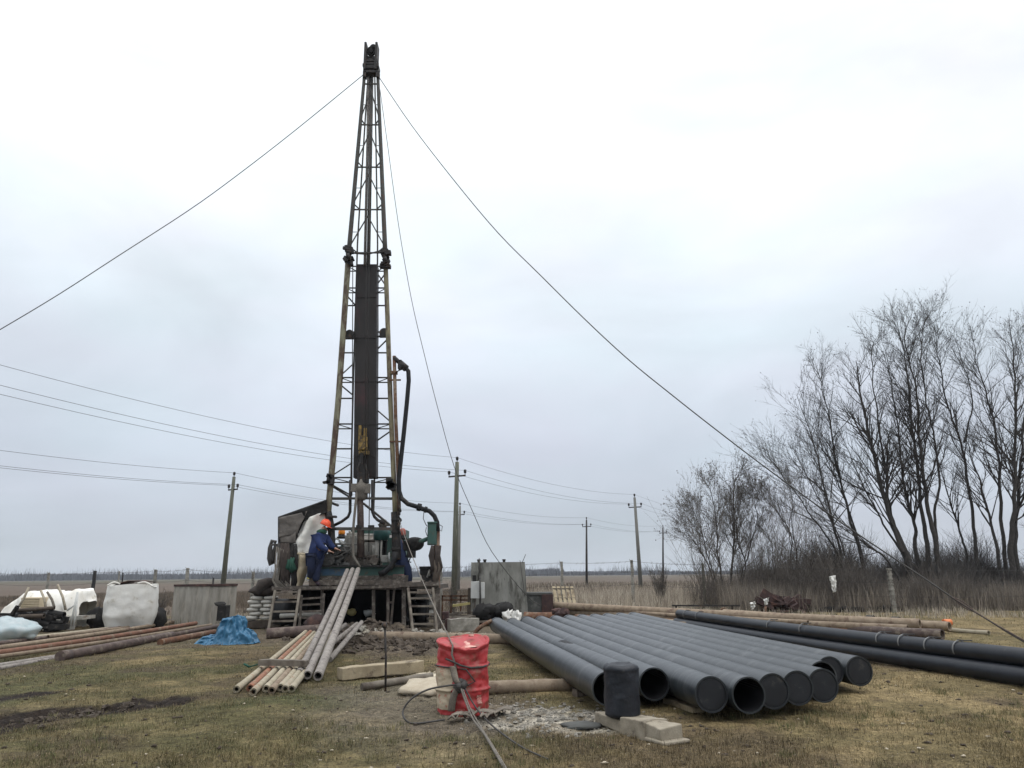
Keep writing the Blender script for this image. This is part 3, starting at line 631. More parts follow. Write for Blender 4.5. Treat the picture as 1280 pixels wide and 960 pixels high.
mb.tube(pl(hp, YF-.15), .075, 9); mb.disc(P(524, 634, YF-.15), (1, 0, -.25), .12, .12, 12); mb.disc(P(532, 637, YF-.15), (1, 0, -.3), .1, .08, 12); mb.build('mud_hose', M['rubber'], rig)
mb = MB(); mb.tube(pl([(498, 618), (499, 632), (497, 640), (500, 650), (497, 668)], YF-.2), .02, 5)
for q in range(7): mb.disc(P(499+.8*math.sin(q*2), 634+q*4, YF-.2), (1, math.sin(q), .3), .07, .05, 8)
mb.build('chain', M['steel_dark'], rig)
# --------- deck
DZ = P(450, 731.5, 23.7).z
mb = MB()
x0, x1 = X(340, 23.8), X(549, 23.8)
mb.box(((x0+x1)/2, 25.4, DZ-.07), (x1-x0, 3.4, .14)); mb.build('deck', M['mud_steel'], rig, bevel=.01)
mb = MB(); mb.beam(P(341, 736, 23.66), P(500, 733, 23.66), .09, .09); mb.beam(P(500, 731, 23.66), P(549, 729.5, 23.66), .2, .13); mb.beam(P(396, 728, 23.74), P(505, 728, 23.74), .22, .15)
for i in range(40):
    px = random.uniform(395, 548); mb.ball(P(px, random.uniform(726, 732), 23.66), random.uniform(.02, .06), 7, 5, .9, (1.6, .6, .6), seed=i)
mb.build('deck_edge', M['mud_steel'], rig)
mb = MB(); mb.box((P(450, 715, 23.9).x, 24.2, (P(450, 708, 23.9).z+P(450, 723, 23.9).z)/2), (X(505, 23.9)-X(396, 23.9), .5, P(450, 708, 23.9).z-P(450, 723, 23.9).z)); sk = mb.build('skid_beam', M['green_paint'], rig, bevel=.01)
mb = MB(); a = P(397, 711, 23.93); b2 = P(436, 719, 23.93); mb.box(((a.x+b2.x)/2, 23.945, (a.z+b2.z)/2), (b2.x-a.x, .02, a.z-b2.z)); mb.build('blue_panel', M['blue_paint'], sk)
mb = MB(); a = P(491, 718, 23.92); b2 = P(505, 724, 23.92); mb.box(((a.x+b2.x)/2, 23.935, (a.z+b2.z)/2), (b2.x-a.x, .02, a.z-b2.z)); mb.build('pink_panel', M['pink_paint'], sk)
mb = MB(); mb.box((P(450, 726, 23.9).x, 24.2, P(450, 725, 23.9).z), (X(507, 23.9)-X(388, 23.9), .6, .26))
for i in range(26): mb.ball(P(random.uniform(398, 500), random.uniform(722, 730), 23.9), random.uniform(.04, .09), 9, 6, .9, (1.8, .5, .6), i)
mb.build('mud_tray', M['mud_steel'], rig)
mb = MB(); mb.beam(P(396, 707.5, 23.85), P(506, 707.5, 23.85), .18, .05); mb.build('skid_ledge', M['black_grime'], rig)
# supports under the deck
for a, b2, y0_, y1_, w in ((467, 467, 736, 787, .09), (485, 485, 735, 788, .08), (493, 488, 735, 788, .06), (403, 402, 735, 774, .08), (505, 505, 735, 782, .12), (546, 547, 735, 790, .2)):
    mb = MB(); t_ = P(a, y0_, 23.8); bt = P(b2, y1_, 23.8); bt.z = min(bt.z, .02); mb.beam(t_, bt, w, w); mb.build('deck_post', M['mud_steel'], rig)
mb = MB(); mb.beam(P(485, 753, 23.8), P(492, 753, 23.8), .06); mb.build('deck_brace', M['mud_steel'], rig); mb = MB(); mb.tube(pl([(505, 760), (505, 770), (510, 776), (518, 776)], 23.9), .05, 7); mb.build('drain_pipe', M['rubber'], rig); mb = MB(); mb.tube([P(350, 770, 23.8), P(402, 768, 23.8)], .07, 8); mb.build('pipe_rail', M['grey_machine'], rig)
# sheets under the deck, coloured near black to stand in for its deep shade
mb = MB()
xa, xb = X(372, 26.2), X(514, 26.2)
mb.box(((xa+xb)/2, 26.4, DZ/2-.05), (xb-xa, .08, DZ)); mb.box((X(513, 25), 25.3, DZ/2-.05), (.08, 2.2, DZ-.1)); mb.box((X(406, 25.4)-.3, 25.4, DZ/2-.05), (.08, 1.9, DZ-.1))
mb.box(((xa+xb)/2, 25.2, .03), (xb-xa, 2.4, .1)); mb.build('shade_skirt', M['shade_black'], rig)
for a, b2, yy in ((345, 372, 25.3), (535, 520, 25.6)): mb = MB(); mb.tube([P(a, 765, yy), P(b2, 765, yy)], .42, 18); mb.build('wheel', M['rubber'], rig)
# truck behind the mast: cab corner with beacons
cab = MB(); a = P(423, 683, 27.0); b2 = P(447, 683, 27.0); cab.box((X(470, 27.3), 27.8, P(470, 690, 27.3).z), (X(505, 27.3)-X(436, 27.3), 1.2, 1.6)); cab.add([P(425, 683, 27.2), P(436, 668, 27.2), P(436, 690, 27.2), P(425, 690, 27.2), P(425, 683, 28.2), P(436, 668, 28.2), P(436, 690, 28.2), P(425, 690, 28.2)], [(0, 1, 2, 3), (4, 7, 6, 5), (0, 4, 5, 1), (1, 5, 6, 2), (2, 6, 7, 3), (3, 7, 4, 0)])
cab.build('truck_cab', M['green_paint'], rig, bevel=.03)
mb = MB(); a = P(456, 672, 27.0); mb.box((X(470, 27.1), 27.12, P(470, 673, 27.1).z), (X(500, 27)-X(450, 27), .04, .34)); mb.build('cab_window', M['box_white'], rig)
for px, py, m_ in ((427, 666, 'orange_lens'), (503, 667, 'red_lens')):
    p = P(px, py+3, 27.0); mb = MB(); mb.lathe([(.17, -.12), (.17, -.06), (.12, -.04), (.12, .02), (.02, .03)], p, 14); bs = mb.build('beacon_base', M['black_grime'], rig)
    mb = MB(); mb.lathe([(.115, 0.02), (.125, .08), (.11, .22), (.06, .27), (.0, .28)], p, 14); mb.build('beacon_lens', M[m_], bs)
mb = MB(); mb.beam(P(503, 678, 27.0), P(436, 684, 27.0), .3, .2); mb.build('cab_ledge', M['pink_paint'], rig)
# machinery on the deck
def mbox(px0, py0, px1, py1, Y, dy): 
    a = P(px0, py0, Y); b_ = P(px1, py1, Y); return ((a.x+b_.x)/2, Y+dy/2, (a.z+b_.z)/2), (abs(b_.x-a.x), dy, abs(a.z-b_.z))
mb = MB(); mb.box(*mbox(431, 669, 449, 692, 25.0, 1.0)); mb.box(*mbox(433, 666, 446, 669, 25.1, .6)); mb.tube([P(436, 664, 25.3), P(440, 667, 25.3)], .04, 6)
for q in (436, 441, 446): mb.box(P(q, 681, 24.98), (.06, .05, .5))
mb.build('gear_housing', M['grey_machine'], rig, bevel=.04)
mb = MB(); mb.box(*mbox(452, 678, 469, 695, 25.0, 1.1)); mb.box(*mbox(449, 674, 470, 676, 25.0, 1.0)); mb.beam(P(452, 669, 25.2), P(474, 669, 25.2), .06); mb.beam(P(452, 674.5, 25.0), P(472, 674.5, 25.0), .05)
for q in range(5): mb.box(P(454+3.2*q, 687, 24.98), (.04, .05, .35))
mb.build('engine_block', M['grey_machine'], rig, bevel=.03)
mb = MB(); c = P(471.5, 689, 24.8); mb.disc(c, (1, .15, 0), .46, .14, 28); mb.disc(c+Vector((-.1, 0, 0)), (1, .15, 0), .2, .14, 16); mb.disc(c+Vector((.14, 0, 0)), (1, .15, 0), .50, .06, 28); wh = mb.build('brake_drum', M['grey_machine'], rig)
mb = MB(); mb.tube([P(474, 686, 24.9), P(483, 686, 24.9)], .28, 18); mb.tube([P(474, 691, 24.6), P(480, 691, 24.6)], .16, 12); mb.build('winch_drum', M['black_grime'], rig)
mb = MB(); mb.box(*mbox(476, 694, 485, 703, 24.3, .5)); mb.build('gearbox', M['grey_machine'], rig, bevel=.03)
mb = MB(); mb.box(*mbox(484, 672, 490, 696, 24.5, .5)); mb.box(*mbox(482, 664, 488, 668, 24.6, .4)); mb.build('green_housing', M['green_paint'], rig, bevel=.02)
mb = MB(); c = P(477, 668, 24.6); mb.lathe([(.1, -.2), (.26, -.17), (.27, .1), (.2, .16), (.05, .18)], c, 18); mb.build('teal_tank', M['teal_paint'], rig)
mb = MB(); c = P(478.5, 658, 24.6); mb.lathe([(.2, -.14), (.1, -.1), (.13, .0), (.17, .06), (.1, .12), (.12, .2), (.05, .24)], c, 12); mb.box(c+Vector((.1, 0, .05)), (.2, .1, .1)); mb.build('valve', M['mud_steel'], rig)
for a, b2 in ((447, 660), (462, 660)): mb = MB(); mb.box(P(a+2, 658.5, YF-.05), (.18, .14, .1)); mb.build('clamp', M['steel_dark'], rig)
mb = MB(); mb.beam(P(436, 696.5, 24.4), P(472, 696.5, 24.4), .3, .12); mb.box(*mbox(438, 697, 470, 707, 24.25, .8))
for i in range(30): mb.box(P(random.uniform(436, 472), random.uniform(697, 706), 24.2), (random.uniform(.05, .3), random.uniform(.1, .2), random.uniform(.05, .25)), Matrix.Rotation(random.uniform(-.4, .4), 3, 'Y'))
mb.build('rotary_table', M['mud_steel'], rig, bevel=.01)
mb = MB(); random.seed(12)
mb.box(*mbox(400, 696, 436, 707, 24.3, .9)); mb.box(*mbox(411, 683, 432, 697, 24.6, .8)); mb.beam(P(414, 679, 24.4), P(430, 690, 24.4), .3, .06)
for i in range(34): mb.box(P(random.uniform(402, 434), random.uniform(684, 706), random.uniform(24.1, 24.4)), (random.uniform(.05, .4), random.uniform(.1, .3), random.uniform(.04, .22)), Matrix.Rotation(random.uniform(-.7, .7), 3, 'Y'))
for i in range(12): a = P(random.uniform(400, 434), random.uniform(684, 705), 24.1); mb.tube([a, a+Vector((random.uniform(-.3, .3), -.1, random.uniform(.1, .4))), a+Vector((random.uniform(-.6, .6), -.1, random.uniform(-.1, .4)))], .025, 6)
mb.disc(P(411, 700, 24.05), (.2, 1, 0), .2, .1, 18); mb.build('draw_works', M['machine_dark'], rig, bevel=.008)
mb = MB(); mb.tube(pl([(432, 679), (420, 673), (416, 680)], 24.3), .03, 6); mb.tube(pl([(424, 676), (434, 684)], 24.25), .045, 6); mb.tube(pl([(484, 697), (486, 691), (487, 702)], 24.1), .035, 6); mb.build('control_lever', M['box_white'], rig)
mb = MB(); mb.tube(pl([(494, 690), (493, 700), (489, 708), (481, 715), (474, 718)], 23.75), .09, 9); mb.build('drain_hose', M['rubber'], rig)
mb = MB(); mb.tube(pl([(497, 676), (499, 690), (502, 702), (508, 712), (511, 722), (510, 733)], 24.2), [.14, .2, .22, .17, .12, .1], 10); mb.build('exhaust_hose', M['navy_dark'], rig)
for i, (a, b2, r_) in enumerate(((496, 668, .16), (497, 680, .17), (499, 696, .2))):
    mb = MB(); mb.ball(P(a, b2, 24.3), r_, 10, 7, .35, (1, 1, 1.5), i*3); mb.build('valve_body', M['black_grime'], rig)
# mud pump hanging to the right
mb = MB(); mb.ball(P(518, 680, 24.2), .26, 14, 9, .1, (1.25, .8, .85)); mb.box(*mbox(504, 676, 514, 688, 24.1, .4)); mb.tube([P(512, 677, 24.1), P(522, 677, 24.1)], .12, 10); mb.box(*mbox(509, 687, 518, 697, 24.1, .35))
mb.tube(pl([(513, 697), (511, 702), (514, 703)], 24.1), .025, 5); mb.tube(pl([(508, 694), (505, 700), (509, 702)], 24.1), .025, 5); mb.build('mud_pump', M['black_grime'], rig, bevel=.015)
mb = MB(); mb.tube(pl([(520, 679), (536, 673)], 24.1), .07, 8); mb.build('pump_pipe', M['green_paint'], rig)
# right hand post, cabinet and seat box
mb = MB(); mb.tube(pl([(546.5, 660), (546, 700), (547, 742), (546, 792)], 23.9), .09, 8); mb.tube(pl([(543, 682), (544, 735)], 23.95), .05, 6); mb.build('side_post', M['pipe_rust'], rig)
mb = MB(); mb.box(*mbox(534.5, 653, 546, 681, 23.8, .32)); mb.box(*mbox(534, 652, 546.5, 654, 23.75, .4)); cabn = mb.build('control_cabinet', M['green_paint'], rig, bevel=.01)
mb = MB(); mb.box(*mbox(535.5, 655, 545, 680, 23.775, .022)); mb.build('cabinet_door', M['green_paint'], cabn, bevel=.004)
for w_ in ([(530, 640), (529, 648), (532, 655), (534, 658)], [(548, 655), (553, 658), (552, 664), (548, 661)], [(533, 659), (532, 664), (534, 670)]): mb = MB(); mb.tube(pl(w_, 23.8), .012, 4); mb.build('wiring', M['cable_dark'], rig)
mb = MB(); mb.box(*mbox(525, 709, 540, 719, 24.0, .7)); mb.box(*mbox(524, 708, 541, 711, 23.95, .8)); mb.box(*mbox(527, 719, 546, 730, 23.9, .6)); mb.build('tool_box', M['black_grime'], rig, bevel=.01)
mb = MB(); mb.tube(pl([(537, 720), (537, 712), (534, 722)], 23.9), .03, 5); mb.build('pipe_hook', M['grey_machine'], rig)
# canopy frame over the driller's place (left)
mb = MB()
for pts in ([(349, 647), (349, 742)], [(349, 647), (408, 626)], [(371, 654), (370, 742)]): mb.tube(pl(pts, 24.0), .045, 7)
mb.tube([P(349, 647, 24.0), P(349, 647, 24.0)+Vector((0, 1.6, 0))], .045, 7); mb.tube([P(408, 626, 24.0), P(408, 626, 24.0)+Vector((0, 1.6, 0))], .045, 7); mb.tube([P(349, 647, 24.0)+Vector((0, 1.6, 0)), P(349, 745, 24.0)+Vector((0, 1.6, 0))], .045, 7)
mb.build('canopy_frame', M['steel_dark'], rig)

# ------------------------------------------------ cloths on the rig
def cloth(outline_fn, nu, nv, amp, sc, seed, Yamp=1.0):
    mb = MB()
    def f(u, v):
        p = outline_fn(u, v); k = vfbm(p, sc, 4, seed)*amp; p = p.copy(); p.y += k*Yamp; p.x += k*.3; p.z += vfbm(p, sc*1.3, 3, seed+5)*amp*.25; return p
    return mb.grid(f, nu, nv)
def quad4(a, b, c, d, Y=None, sagz=0):
    """a b top edge left-right, d c bottom edge; each (px,py,Y)"""
    A, B, C_, D = [P(*q) for q in (a, b, c, d)]
    return lambda u, v: A.lerp(B, u).lerp(D.lerp(C_, u), v)-Vector((0, 0, sagz*4*u*(1-u)*(1-v)))
mb = cloth(quad4((348, 647, 23.9), (408, 625, 23.9), (408, 625, 25.6), (348, 647, 25.6), sagz=.05), 26, 14, .05, 1.5, 3)
mb2 = cloth(quad4((348, 647, 23.88), (408, 625, 23.88), (408, 641, 23.86), (385, 650, 23.86)), 22, 10, .07, 2.2, 8); o_ = len(mb.v); mb.v += mb2.v; mb.f += [[i+o_ for i in f] for f in mb2.f]; mb.sm += mb2.sm
mb2 = cloth(quad4((349, 647, 25.5), (408, 628, 25.5), (405, 700, 25.5), (352, 700, 25.5)), 20, 16, .08, 1.5, 18); o_ = len(mb.v); mb.v += mb2.v; mb.f += [[i+o_ for i in f] for f in mb2.f]; mb.sm += mb2.sm
o = mb.build('black_tarpaulin', M['tarp_black'], base=P(378, 640, 24.5), solid=.012); tag(o, 'black tarpaulin roof and back sheet of the shelter beside the mast', 'tarpaulin')
mb = cloth(quad4((348, 647, 23.8), (384, 639, 23.84), (371, 668, 23.84), (349, 672, 23.8)), 18, 14, .05, 2.5, 28)
mb2 = cloth(quad4((349, 664, 23.8), (371, 660, 23.83), (369, 679, 23.83), (350, 678, 23.8)), 12, 10, .05, 2.5, 38); o_ = len(mb.v); mb.v += mb2.v; mb.f += [[i+o_ for i in f] for f in mb2.f]; mb.sm += mb2.sm
mb.build('taupe_tarpaulin', M['tarp_taupe'], base=P(350, 672, 23.9), solid=.012); tag(bpy.data.objects['taupe_tarpaulin'], 'grey brown canvas corner of the shelter above the hanging coats', 'tarpaulin')
def wsheet(u, v):
    lft = [(380, 651), (374, 661), (367, 677), (367.5, 689), (371, 699)]; rgt = [(409, 640), (408, 655), (402, 672), (396, 688), (393, 700)]
    k = v*4; i = min(3, int(k)); t = k-i
    a = (lft[i][0]+(lft[i+1][0]-lft[i][0])*t, lft[i][1]+(lft[i+1][1]-lft[i][1])*t); b_ = (rgt[i][0]+(rgt[i+1][0]-rgt[i][0])*t, rgt[i][1]+(rgt[i+1][1]-rgt[i][1])*t)
    p = P(a[0]+(b_[0]-a[0])*u, a[1]+(b_[1]-a[1])*u, 24.05); p.y += -.25*math.sin(math.pi*u)+.05*math.sin(u*9+v*4); return p
mb = cloth(wsheet, 20, 26, .08, 1.6, 12); o = mb.build('white_sheet', M['tarp_white'], base=P(385, 690, 24), solid=.012); tag(o, 'dirty white plastic sheet hung behind the worker in blue', 'sheet')
def bsheet(u, v):
    lft = [(372, 693), (371, 712), (369, 722), (370, 735)]; rgt = [(389, 695), (387, 710), (381, 722), (376, 735)]
    k = v*3; i = min(2, int(k)); t = k-i
    a = (lft[i][0]+(lft[i+1][0]-lft[i][0])*t, lft[i][1]+(lft[i+1][1]-lft[i][1])*t); b_ = (rgt[i][0]+(rgt[i+1][0]-rgt[i][0])*t, rgt[i][1]+(rgt[i+1][1]-rgt[i][1])*t)
    p = P(a[0]+(b_[0]-a[0])*u, a[1]+(b_[1]-a[1])*u, 24.0); p.y += -.22*math.sin(math.pi*u); return p
mb = cloth(bsheet, 14, 16, .09, 2.2, 33); mb.tube(pl([(372, 692), (380, 693), (389, 693)], 23.82), .03, 6); o = mb.build('beige_bundle', M['tarp_beige'], base=P(378, 733, 24), solid=.012); tag(o, 'tied beige sheet bundle hanging below the white sheet', 'bundle')
def hanging(name, px0, px1, py0, py1, Y, m_, label, cat, seed, n=5, group=None):
    mb = MB()
    for i in range(n):
        t = (i+.5)/n; px = px0+(px1-px0)*t; h_ = random.uniform(.75, 1.0)
        pts = [P(px+random.uniform(-1, 1), py0, Y), P(px+random.uniform(-1.5, 1.5), py0+(py1-py0)*.35*h_, Y-.05), P(px+random.uniform(-2, 2), py0+(py1-py0)*.75*h_, Y-.06), P(px+random.uniform(-2.5, 2.5), py0+(py1-py0)*h_, Y)]
        w = abs(px1-px0)/n/F_PX*Y
        mb.tube(pts, [w*.5, w*.8, w*.95, w*.55], 8, wob=.5)
    o = mb.build(name, m_, base=P((px0+px1)/2, py0, Y)); tag(o, label, cat, group); return o
random.seed(5)
hanging('work_coat', 350, 362, 679, 737, 23.75, M['coat_brown'], 'muddy brown work coat hanging under the canvas corner', 'coat', 1, 5)
hanging('dark_coat', 361, 372, 680, 738, 23.85, M['black_grime'], 'black coat hanging next to the tied beige bundle', 'coat', 2, 4)
hanging('green_cloth', 360, 368, 697, 718, 23.72, M['coat_green'], 'dark green cloth hanging over the black coat', 'cloth', 3, 3)
hanging('sack_coat', 538, 551, 682, 720, 23.8, M['coat_brown'], 'brown coats hanging below the green control cabinet', 'coat', 4, 5)
hanging('long_rag', 542, 549, 700, 738, 23.75, M['wood_dark'], 'long muddy rag hanging on the rusty side post', 'rag', 5, 3)
mb = MB(); mb.tube(pl([(345, 678), (340, 676), (337, 685), (336, 698), (338, 706), (341, 704), (342, 690), (345, 681), (348, 680), (349, 695)], 23.8), .06, 8); mb.tube(pl([(344, 680), (339, 682), (338.5, 697), (340, 703)], 23.75), .045, 7)
tag(mb.build('hose_coil', M['cable_dark'], base=P(341, 690, 23.8)), 'black hose coil hanging on the shelter post left of the coats', 'hose')
mb = MB()
for i in range(7):
    a = 346+i*2.2; mb.tube(pl([(a, 683+i), (a-2, 705), (a-4+random.uniform(-2, 2), 725), (a+4+i, 738)], 23.7), .022, 5)
mb.tube(pl([(348, 700), (341, 725), (345, 733), (352, 738)], 23.68), .035, 6)
tag(mb.build('rope_bundle', M['rope_grey'], base=P(347, 700, 23.7)), 'frayed grey ropes hanging down beside the muddy brown coat', 'rope')
for i, (px, py, s_) in enumerate(((391.5, 724, 1.0),)):
    mb = MB(); mb.box(*mbox(386.5, 717, 396, 732, 23.62, .3)); mb.ball(P(391, 717, 23.75), .12, 8, 5, .4, (1.3, 1, .3)); tag(mb.build('step_crate', M['wood_dark'], base=P(391, 732, 23.7), bevel=.02), 'muddy wooden crate standing on the deck at the worker’s feet', 'crate')

# ================================================================== WORKER
def skin_mesh(name, m_, verts, edges, radii, parent, sub=2, root=0):
    me_ = bpy.data.meshes.new(name); w0 = Vector(parent['_w']); me_.from_pydata([tuple(Vector(v)-w0) for v in verts], edges, [])
    o = bpy.data.objects.new(name, me_); COL.objects.link(o); o.parent = parent; o['_w'] = parent['_w']
    bm_ = bmesh.new(); bm_.from_mesh(me_); ly = bm_.verts.layers.skin.verify(); bm_.verts.ensure_lookup_table()
    for i, v in enumerate(bm_.verts):
        r_ = radii[i]; v[ly].radius = (r_, r_) if isinstance(r_, (int, float)) else r_; v[ly].use_root = (i == root)
    bm_.to_mesh(me_); bm_.free()
    s_ = o.modifiers.new('skin', 'SKIN'); s_.use_smooth_shade = True; s_.branch_smoothing = .4
    d_ = o.modifiers.new('sub', 'SUBSURF'); d_.levels = sub; d_.render_levels = sub
    me_.materials.append(m_); return o
YP = 23.62
hipw = P(397, 699, YP); foot = P(391, 731, YP)
foot_z = DZ+.04
pb = Vector((P(392, 732, YP).x, YP, DZ))
per = thing('person', 'worker in navy jacket and orange helmet bending over the dark machinery', 'person', pb)
def wp(px, py, dy=0.0): return P(px, py, YP)+Vector((0, dy, 0))
bodyv = [wp(393.5, 698), wp(395, 688, -.02), wp(398, 677.5, 0), wp(401, 669.5, .03), wp(403, 665.5, .03), wp(404.6, 661.5, .05), wp(405.8, 658, .06),
         wp(391.5, 699, -.12), wp(391, 711, -.12), wp(387.5, 720, .1), wp(386.5, 728.5, .16), wp(390, 730, .1),
         wp(394.5, 700, .10), wp(396, 711, .02), wp(394.5, 721, .02), wp(395, 729, .06), wp(400, 730.5, .0),
         wp(397, 671.5, -.17), wp(403.5, 684, -.24), wp(412.5, 689, -.14), wp(414.5, 689.5, -.13),
         wp(405, 671, .2), wp(411, 682, .25), wp(418, 686, .2), wp(420, 686.3, .19)]
bodye = [(0, 1), (1, 2), (2, 3), (3, 4), (4, 5), (5, 6), (0, 7), (7, 8), (8, 9), (9, 10), (10, 11), (0, 12), (12, 13), (13, 14), (14, 15), (15, 16), (3, 17), (17, 18), (18, 19), (19, 20), (3, 21), (21, 22), (22, 23), (23, 24)]
bodyr = [.15, .15, .16, .13, .06, .095, .10, .10, .085, .06, .05, .045, .10, .085, .06, .05, .045, .075, .058, .042, .045, .075, .058, .042, .045]
# five fingers on each hand, rooted in the palm
for pi, d0 in ((20, Vector((.9, .1, -.25))), (24, Vector((.9, .1, -.25)))):
    d0 = d0.normalized(); sd_ = Vector((0, 1, 0)); c = bodyv[pi]
    for k, (off, ln, ang) in enumerate(((-.036, .075, 0), (-.012, .09, 0), (.012, .085, 0), (.036, .065, 0), (-.05, .055, -.9))):
        a = c+sd_*off+d0*(.03 if k < 4 else -.01); b1 = a+(d0+sd_*ang).normalized()*ln*.55; b2 = b1+(d0+Vector((0, 0, -.9))).normalized()*ln*.5
        i = len(bodyv); bodyv += [a, b1, b2]; bodye += [(pi, i), (i, i+1), (i+1, i+2)]; bodyr += [.013, .011, .009]
skin_mesh('body', M['skin'], bodyv, bodye, bodyr, per)
jv = [bodyv[i].copy() for i in (0, 1, 2, 3, 4)]+[bodyv[i].copy() for i in (17, 18, 19, 21, 22, 23)]
jv[0] += Vector((0, 0, -.1)); jv[7] = jv[6].lerp(jv[7], .92); jv[10] = jv[9].lerp(jv[10], .92)
skin_mesh('jacket', M['navy'], jv, [(0, 1), (1, 2), (2, 3), (3, 4), (3, 5), (5, 6), (6, 7), (3, 8), (8, 9), (9, 10)], [(.235, .25), (.245, .25), (.26, .265), (.215, .24), .09, .15, .115, .08, .15, .115, .08], per)
tv = [bodyv[0]]+[bodyv[i].copy() for i in (7, 8, 9, 10, 12, 13, 14, 15)]; tv[4] = tv[3].lerp(tv[4], .8); tv[8] = tv[7].lerp(tv[8], .8)
skin_mesh('trousers', M['navy_dark'], tv, [(0, 1), (1, 2), (2, 3), (3, 4), (0, 5), (5, 6), (6, 7), (7, 8)], [.20, .17, .145, .12, .12, .17, .145, .12, .12], per)
for a, b2, c in ((9, 10, 11), (14, 15, 16)):
    skin_mesh('boot', M['boot'], [bodyv[a].lerp(bodyv[b2], .65), bodyv[b2], bodyv[b2].lerp(bodyv[c], .6), bodyv[c]], [(0, 1), (1, 2), (2, 3)], [.075, .075, .065, .05], per, root=1)
mb = MB(); a, b2 = bodyv[9], bodyv[10]
for t, m_ in ((.15, 'hivis'), (.42, 'reflect')):
    mb = MB(); mb.tube([a.lerp(b2, t), a.lerp(b2, t+.17)], .118, 14); mb.build('reflective_band', M[m_], per)
hc = bodyv[6]+Vector((.0, 0, .045)); tilt = Matrix.Rotation(R_(22), 3, 'Y')
mb = MB(); mb.lathe([(.168, -.01), (.165, .03), (.150, .09), (.115, .14), (.06, .165), (.0, .172)], (0, 0, 0), 24)
mb.tube([Vector((-.15, 0, .075)), Vector((-.08, 0, .162)), Vector((.02, 0, .178)), Vector((.12, 0, .13))], .018, 6)
mb.grid(lambda u, v: Vector((math.cos((u-.5)*2.4)*(.155+.085*v), math.sin((u-.5)*2.4)*(.155+.06*v), .005-.02*v)), 14, 4)
mb.v = [tilt @ p+hc for p in mb.v]; mb.build('helmet', M['helmet'], per, solid=.006)
mb = MB(); mb.ball(bodyv[4]+Vector((-.02, 0, .02)), .15, 14, 8, .15, (1.15, 1.1, .62), 4); mb.build('scarf', M['coat_green'], per)
# face: nose, ears, eyes
fd = Vector((.83, -.2, -.5)).normalized(); hb = bodyv[5].lerp(bodyv[6], .45)
mb = MB(); mb.ball(hb+fd*.115+Vector((0, 0, -.01)), .022, 8, 5, 0, (1, .7, 1.1)); mb.build('nose', M['skin'], per)
for s_ in (-1, 1):
    mb = MB(); mb.ball(hb+Vector((-.01, s_*.105, -.01)), .032, 8, 5, 0, (.8, .35, 1.1)); mb.build('ear', M['skin'], per)
    mb = MB(); mb.ball(hb+fd*.1+Vector((0, s_*.04, .03)), .012, 8, 5); mb.build('eye', M['black_grime'], per)
mb = MB(); mb.ball(hb+fd*.1+Vector((-.01, 0, -.055)), .02, 8, 5, 0, (.6, 1.5, .35)); mb.build('mouth', M['red_lens'], per)

# ================================================================== things around the rig
def ladder(label, tl, tr, br, bl, rungs, Y0, Y1, m_, wood=.07, group='ladders leaning on the platform'):
    A, B, C_, D = P(tl[0], tl[1], Y0), P(tr[0], tr[1], Y0), P(br[0], br[1], Y1), P(bl[0], bl[1], Y1)
    C_.z = D.z = 0.0
    t = thing('ladder', label, 'ladder', (C_+D)/2, group)
    for a, b_ in ((A, D), (B, C_)):
        mb = MB(); mb.beam(a, b_, wood, wood*1.2); mb.build('rail', M[m_], t)
    for v in rungs:
        mb = MB(); a = A.lerp(D, v); b_ = B.lerp(C_, v); mb.beam(a-(b_-a)*.03, b_+(b_-a)*.03, .055, .055); mb.build('rung', M[m_], t)
ladder('grey wooden ladder leaning on the platform below the rope bundle', (344, 738), (375, 737), (367, 790), (335, 790), (.05, .28, .5, .72, .93), 23.55, 23.0, 'wood_grey')
ladder('short dark ladder between the rope side ladder and the leaning pipes', (377, 744), (405, 742), (402, 786), (374, 786), (.1, .27, .45, .62), 23.6, 23.45, 'mud_steel')
ladder('wide grey ladder under the green control cabinet', (510, 735), (541, 735), (546, 788), (516, 788), (.1, .24, .42, .6, .82), 23.55, 23.0, 'wood_grey')
def sacks(label_fn, cx, cy, nx_, nz_, w, h, d, group):
    c0 = None
    for k in range(nz_):
        for i in range(nx_):
            p = Vector((cx+(i-(nx_-1)/2)*w*1.02+(w*.12 if k % 2 else -.05), cy, .28+h*(k+.5)*.95))
            if c0 is None:
                mb = MB(); mb.ball(p, 1, 14, 8, .06, (w*.54, d/2, h*.56)); 
                for q in range(len(mb.v)):
                    dd = mb.v[q]-p; s_ = [math.copysign(abs(t)**.6, t) for t in (dd.x/(w*.54), dd.y/(d/2), dd.z/(h*.56))]; mb.v[q] = p+Vector((s_[0]*w*.5, s_[1]*d/2, s_[2]*h*.5))
                c0 = mb.build('cement_sack', M['sack'], base=p); tag(c0, label_fn(k, i), 'sack', group)
            else: copy_tree(c0, p, label_fn(k, i), random.uniform(-.05, .05))
cx = X(328, 25.4, 760)
sacks(lambda k, i: 'pale sack in the stack beside the left ladder, layer %s from the ground, %s half' % (['one', 'two', 'three', 'four', 'five', 'six'][k], ['left', 'right'][i]), cx, 25.4, 2, 6, .42, .13, .5, 'sacks stacked beside the left ladder')
mb = MB(); rough_beam(mb, (cx-.6, 25.2, .14), (cx+.7, 25.2, .14), .16, .2); rough_beam(mb, (cx-.6, 25.6, .14), (cx+.7, 25.6, .14), .16, .2); tag(mb.build('skid_timber', M['wood_dark'], base=(cx, 25.4, 0)), 'dark timbers carrying the stacked pale sacks', 'timber')
cx = X(532, 26.2, 760)
sacks(lambda k, i: 'whitish sack seen through the wide ladder, layer %s' % ['one', 'two', 'three'][k], cx, 26.2, 1, 3, .8, .26, .6, 'sacks behind the wide ladder')
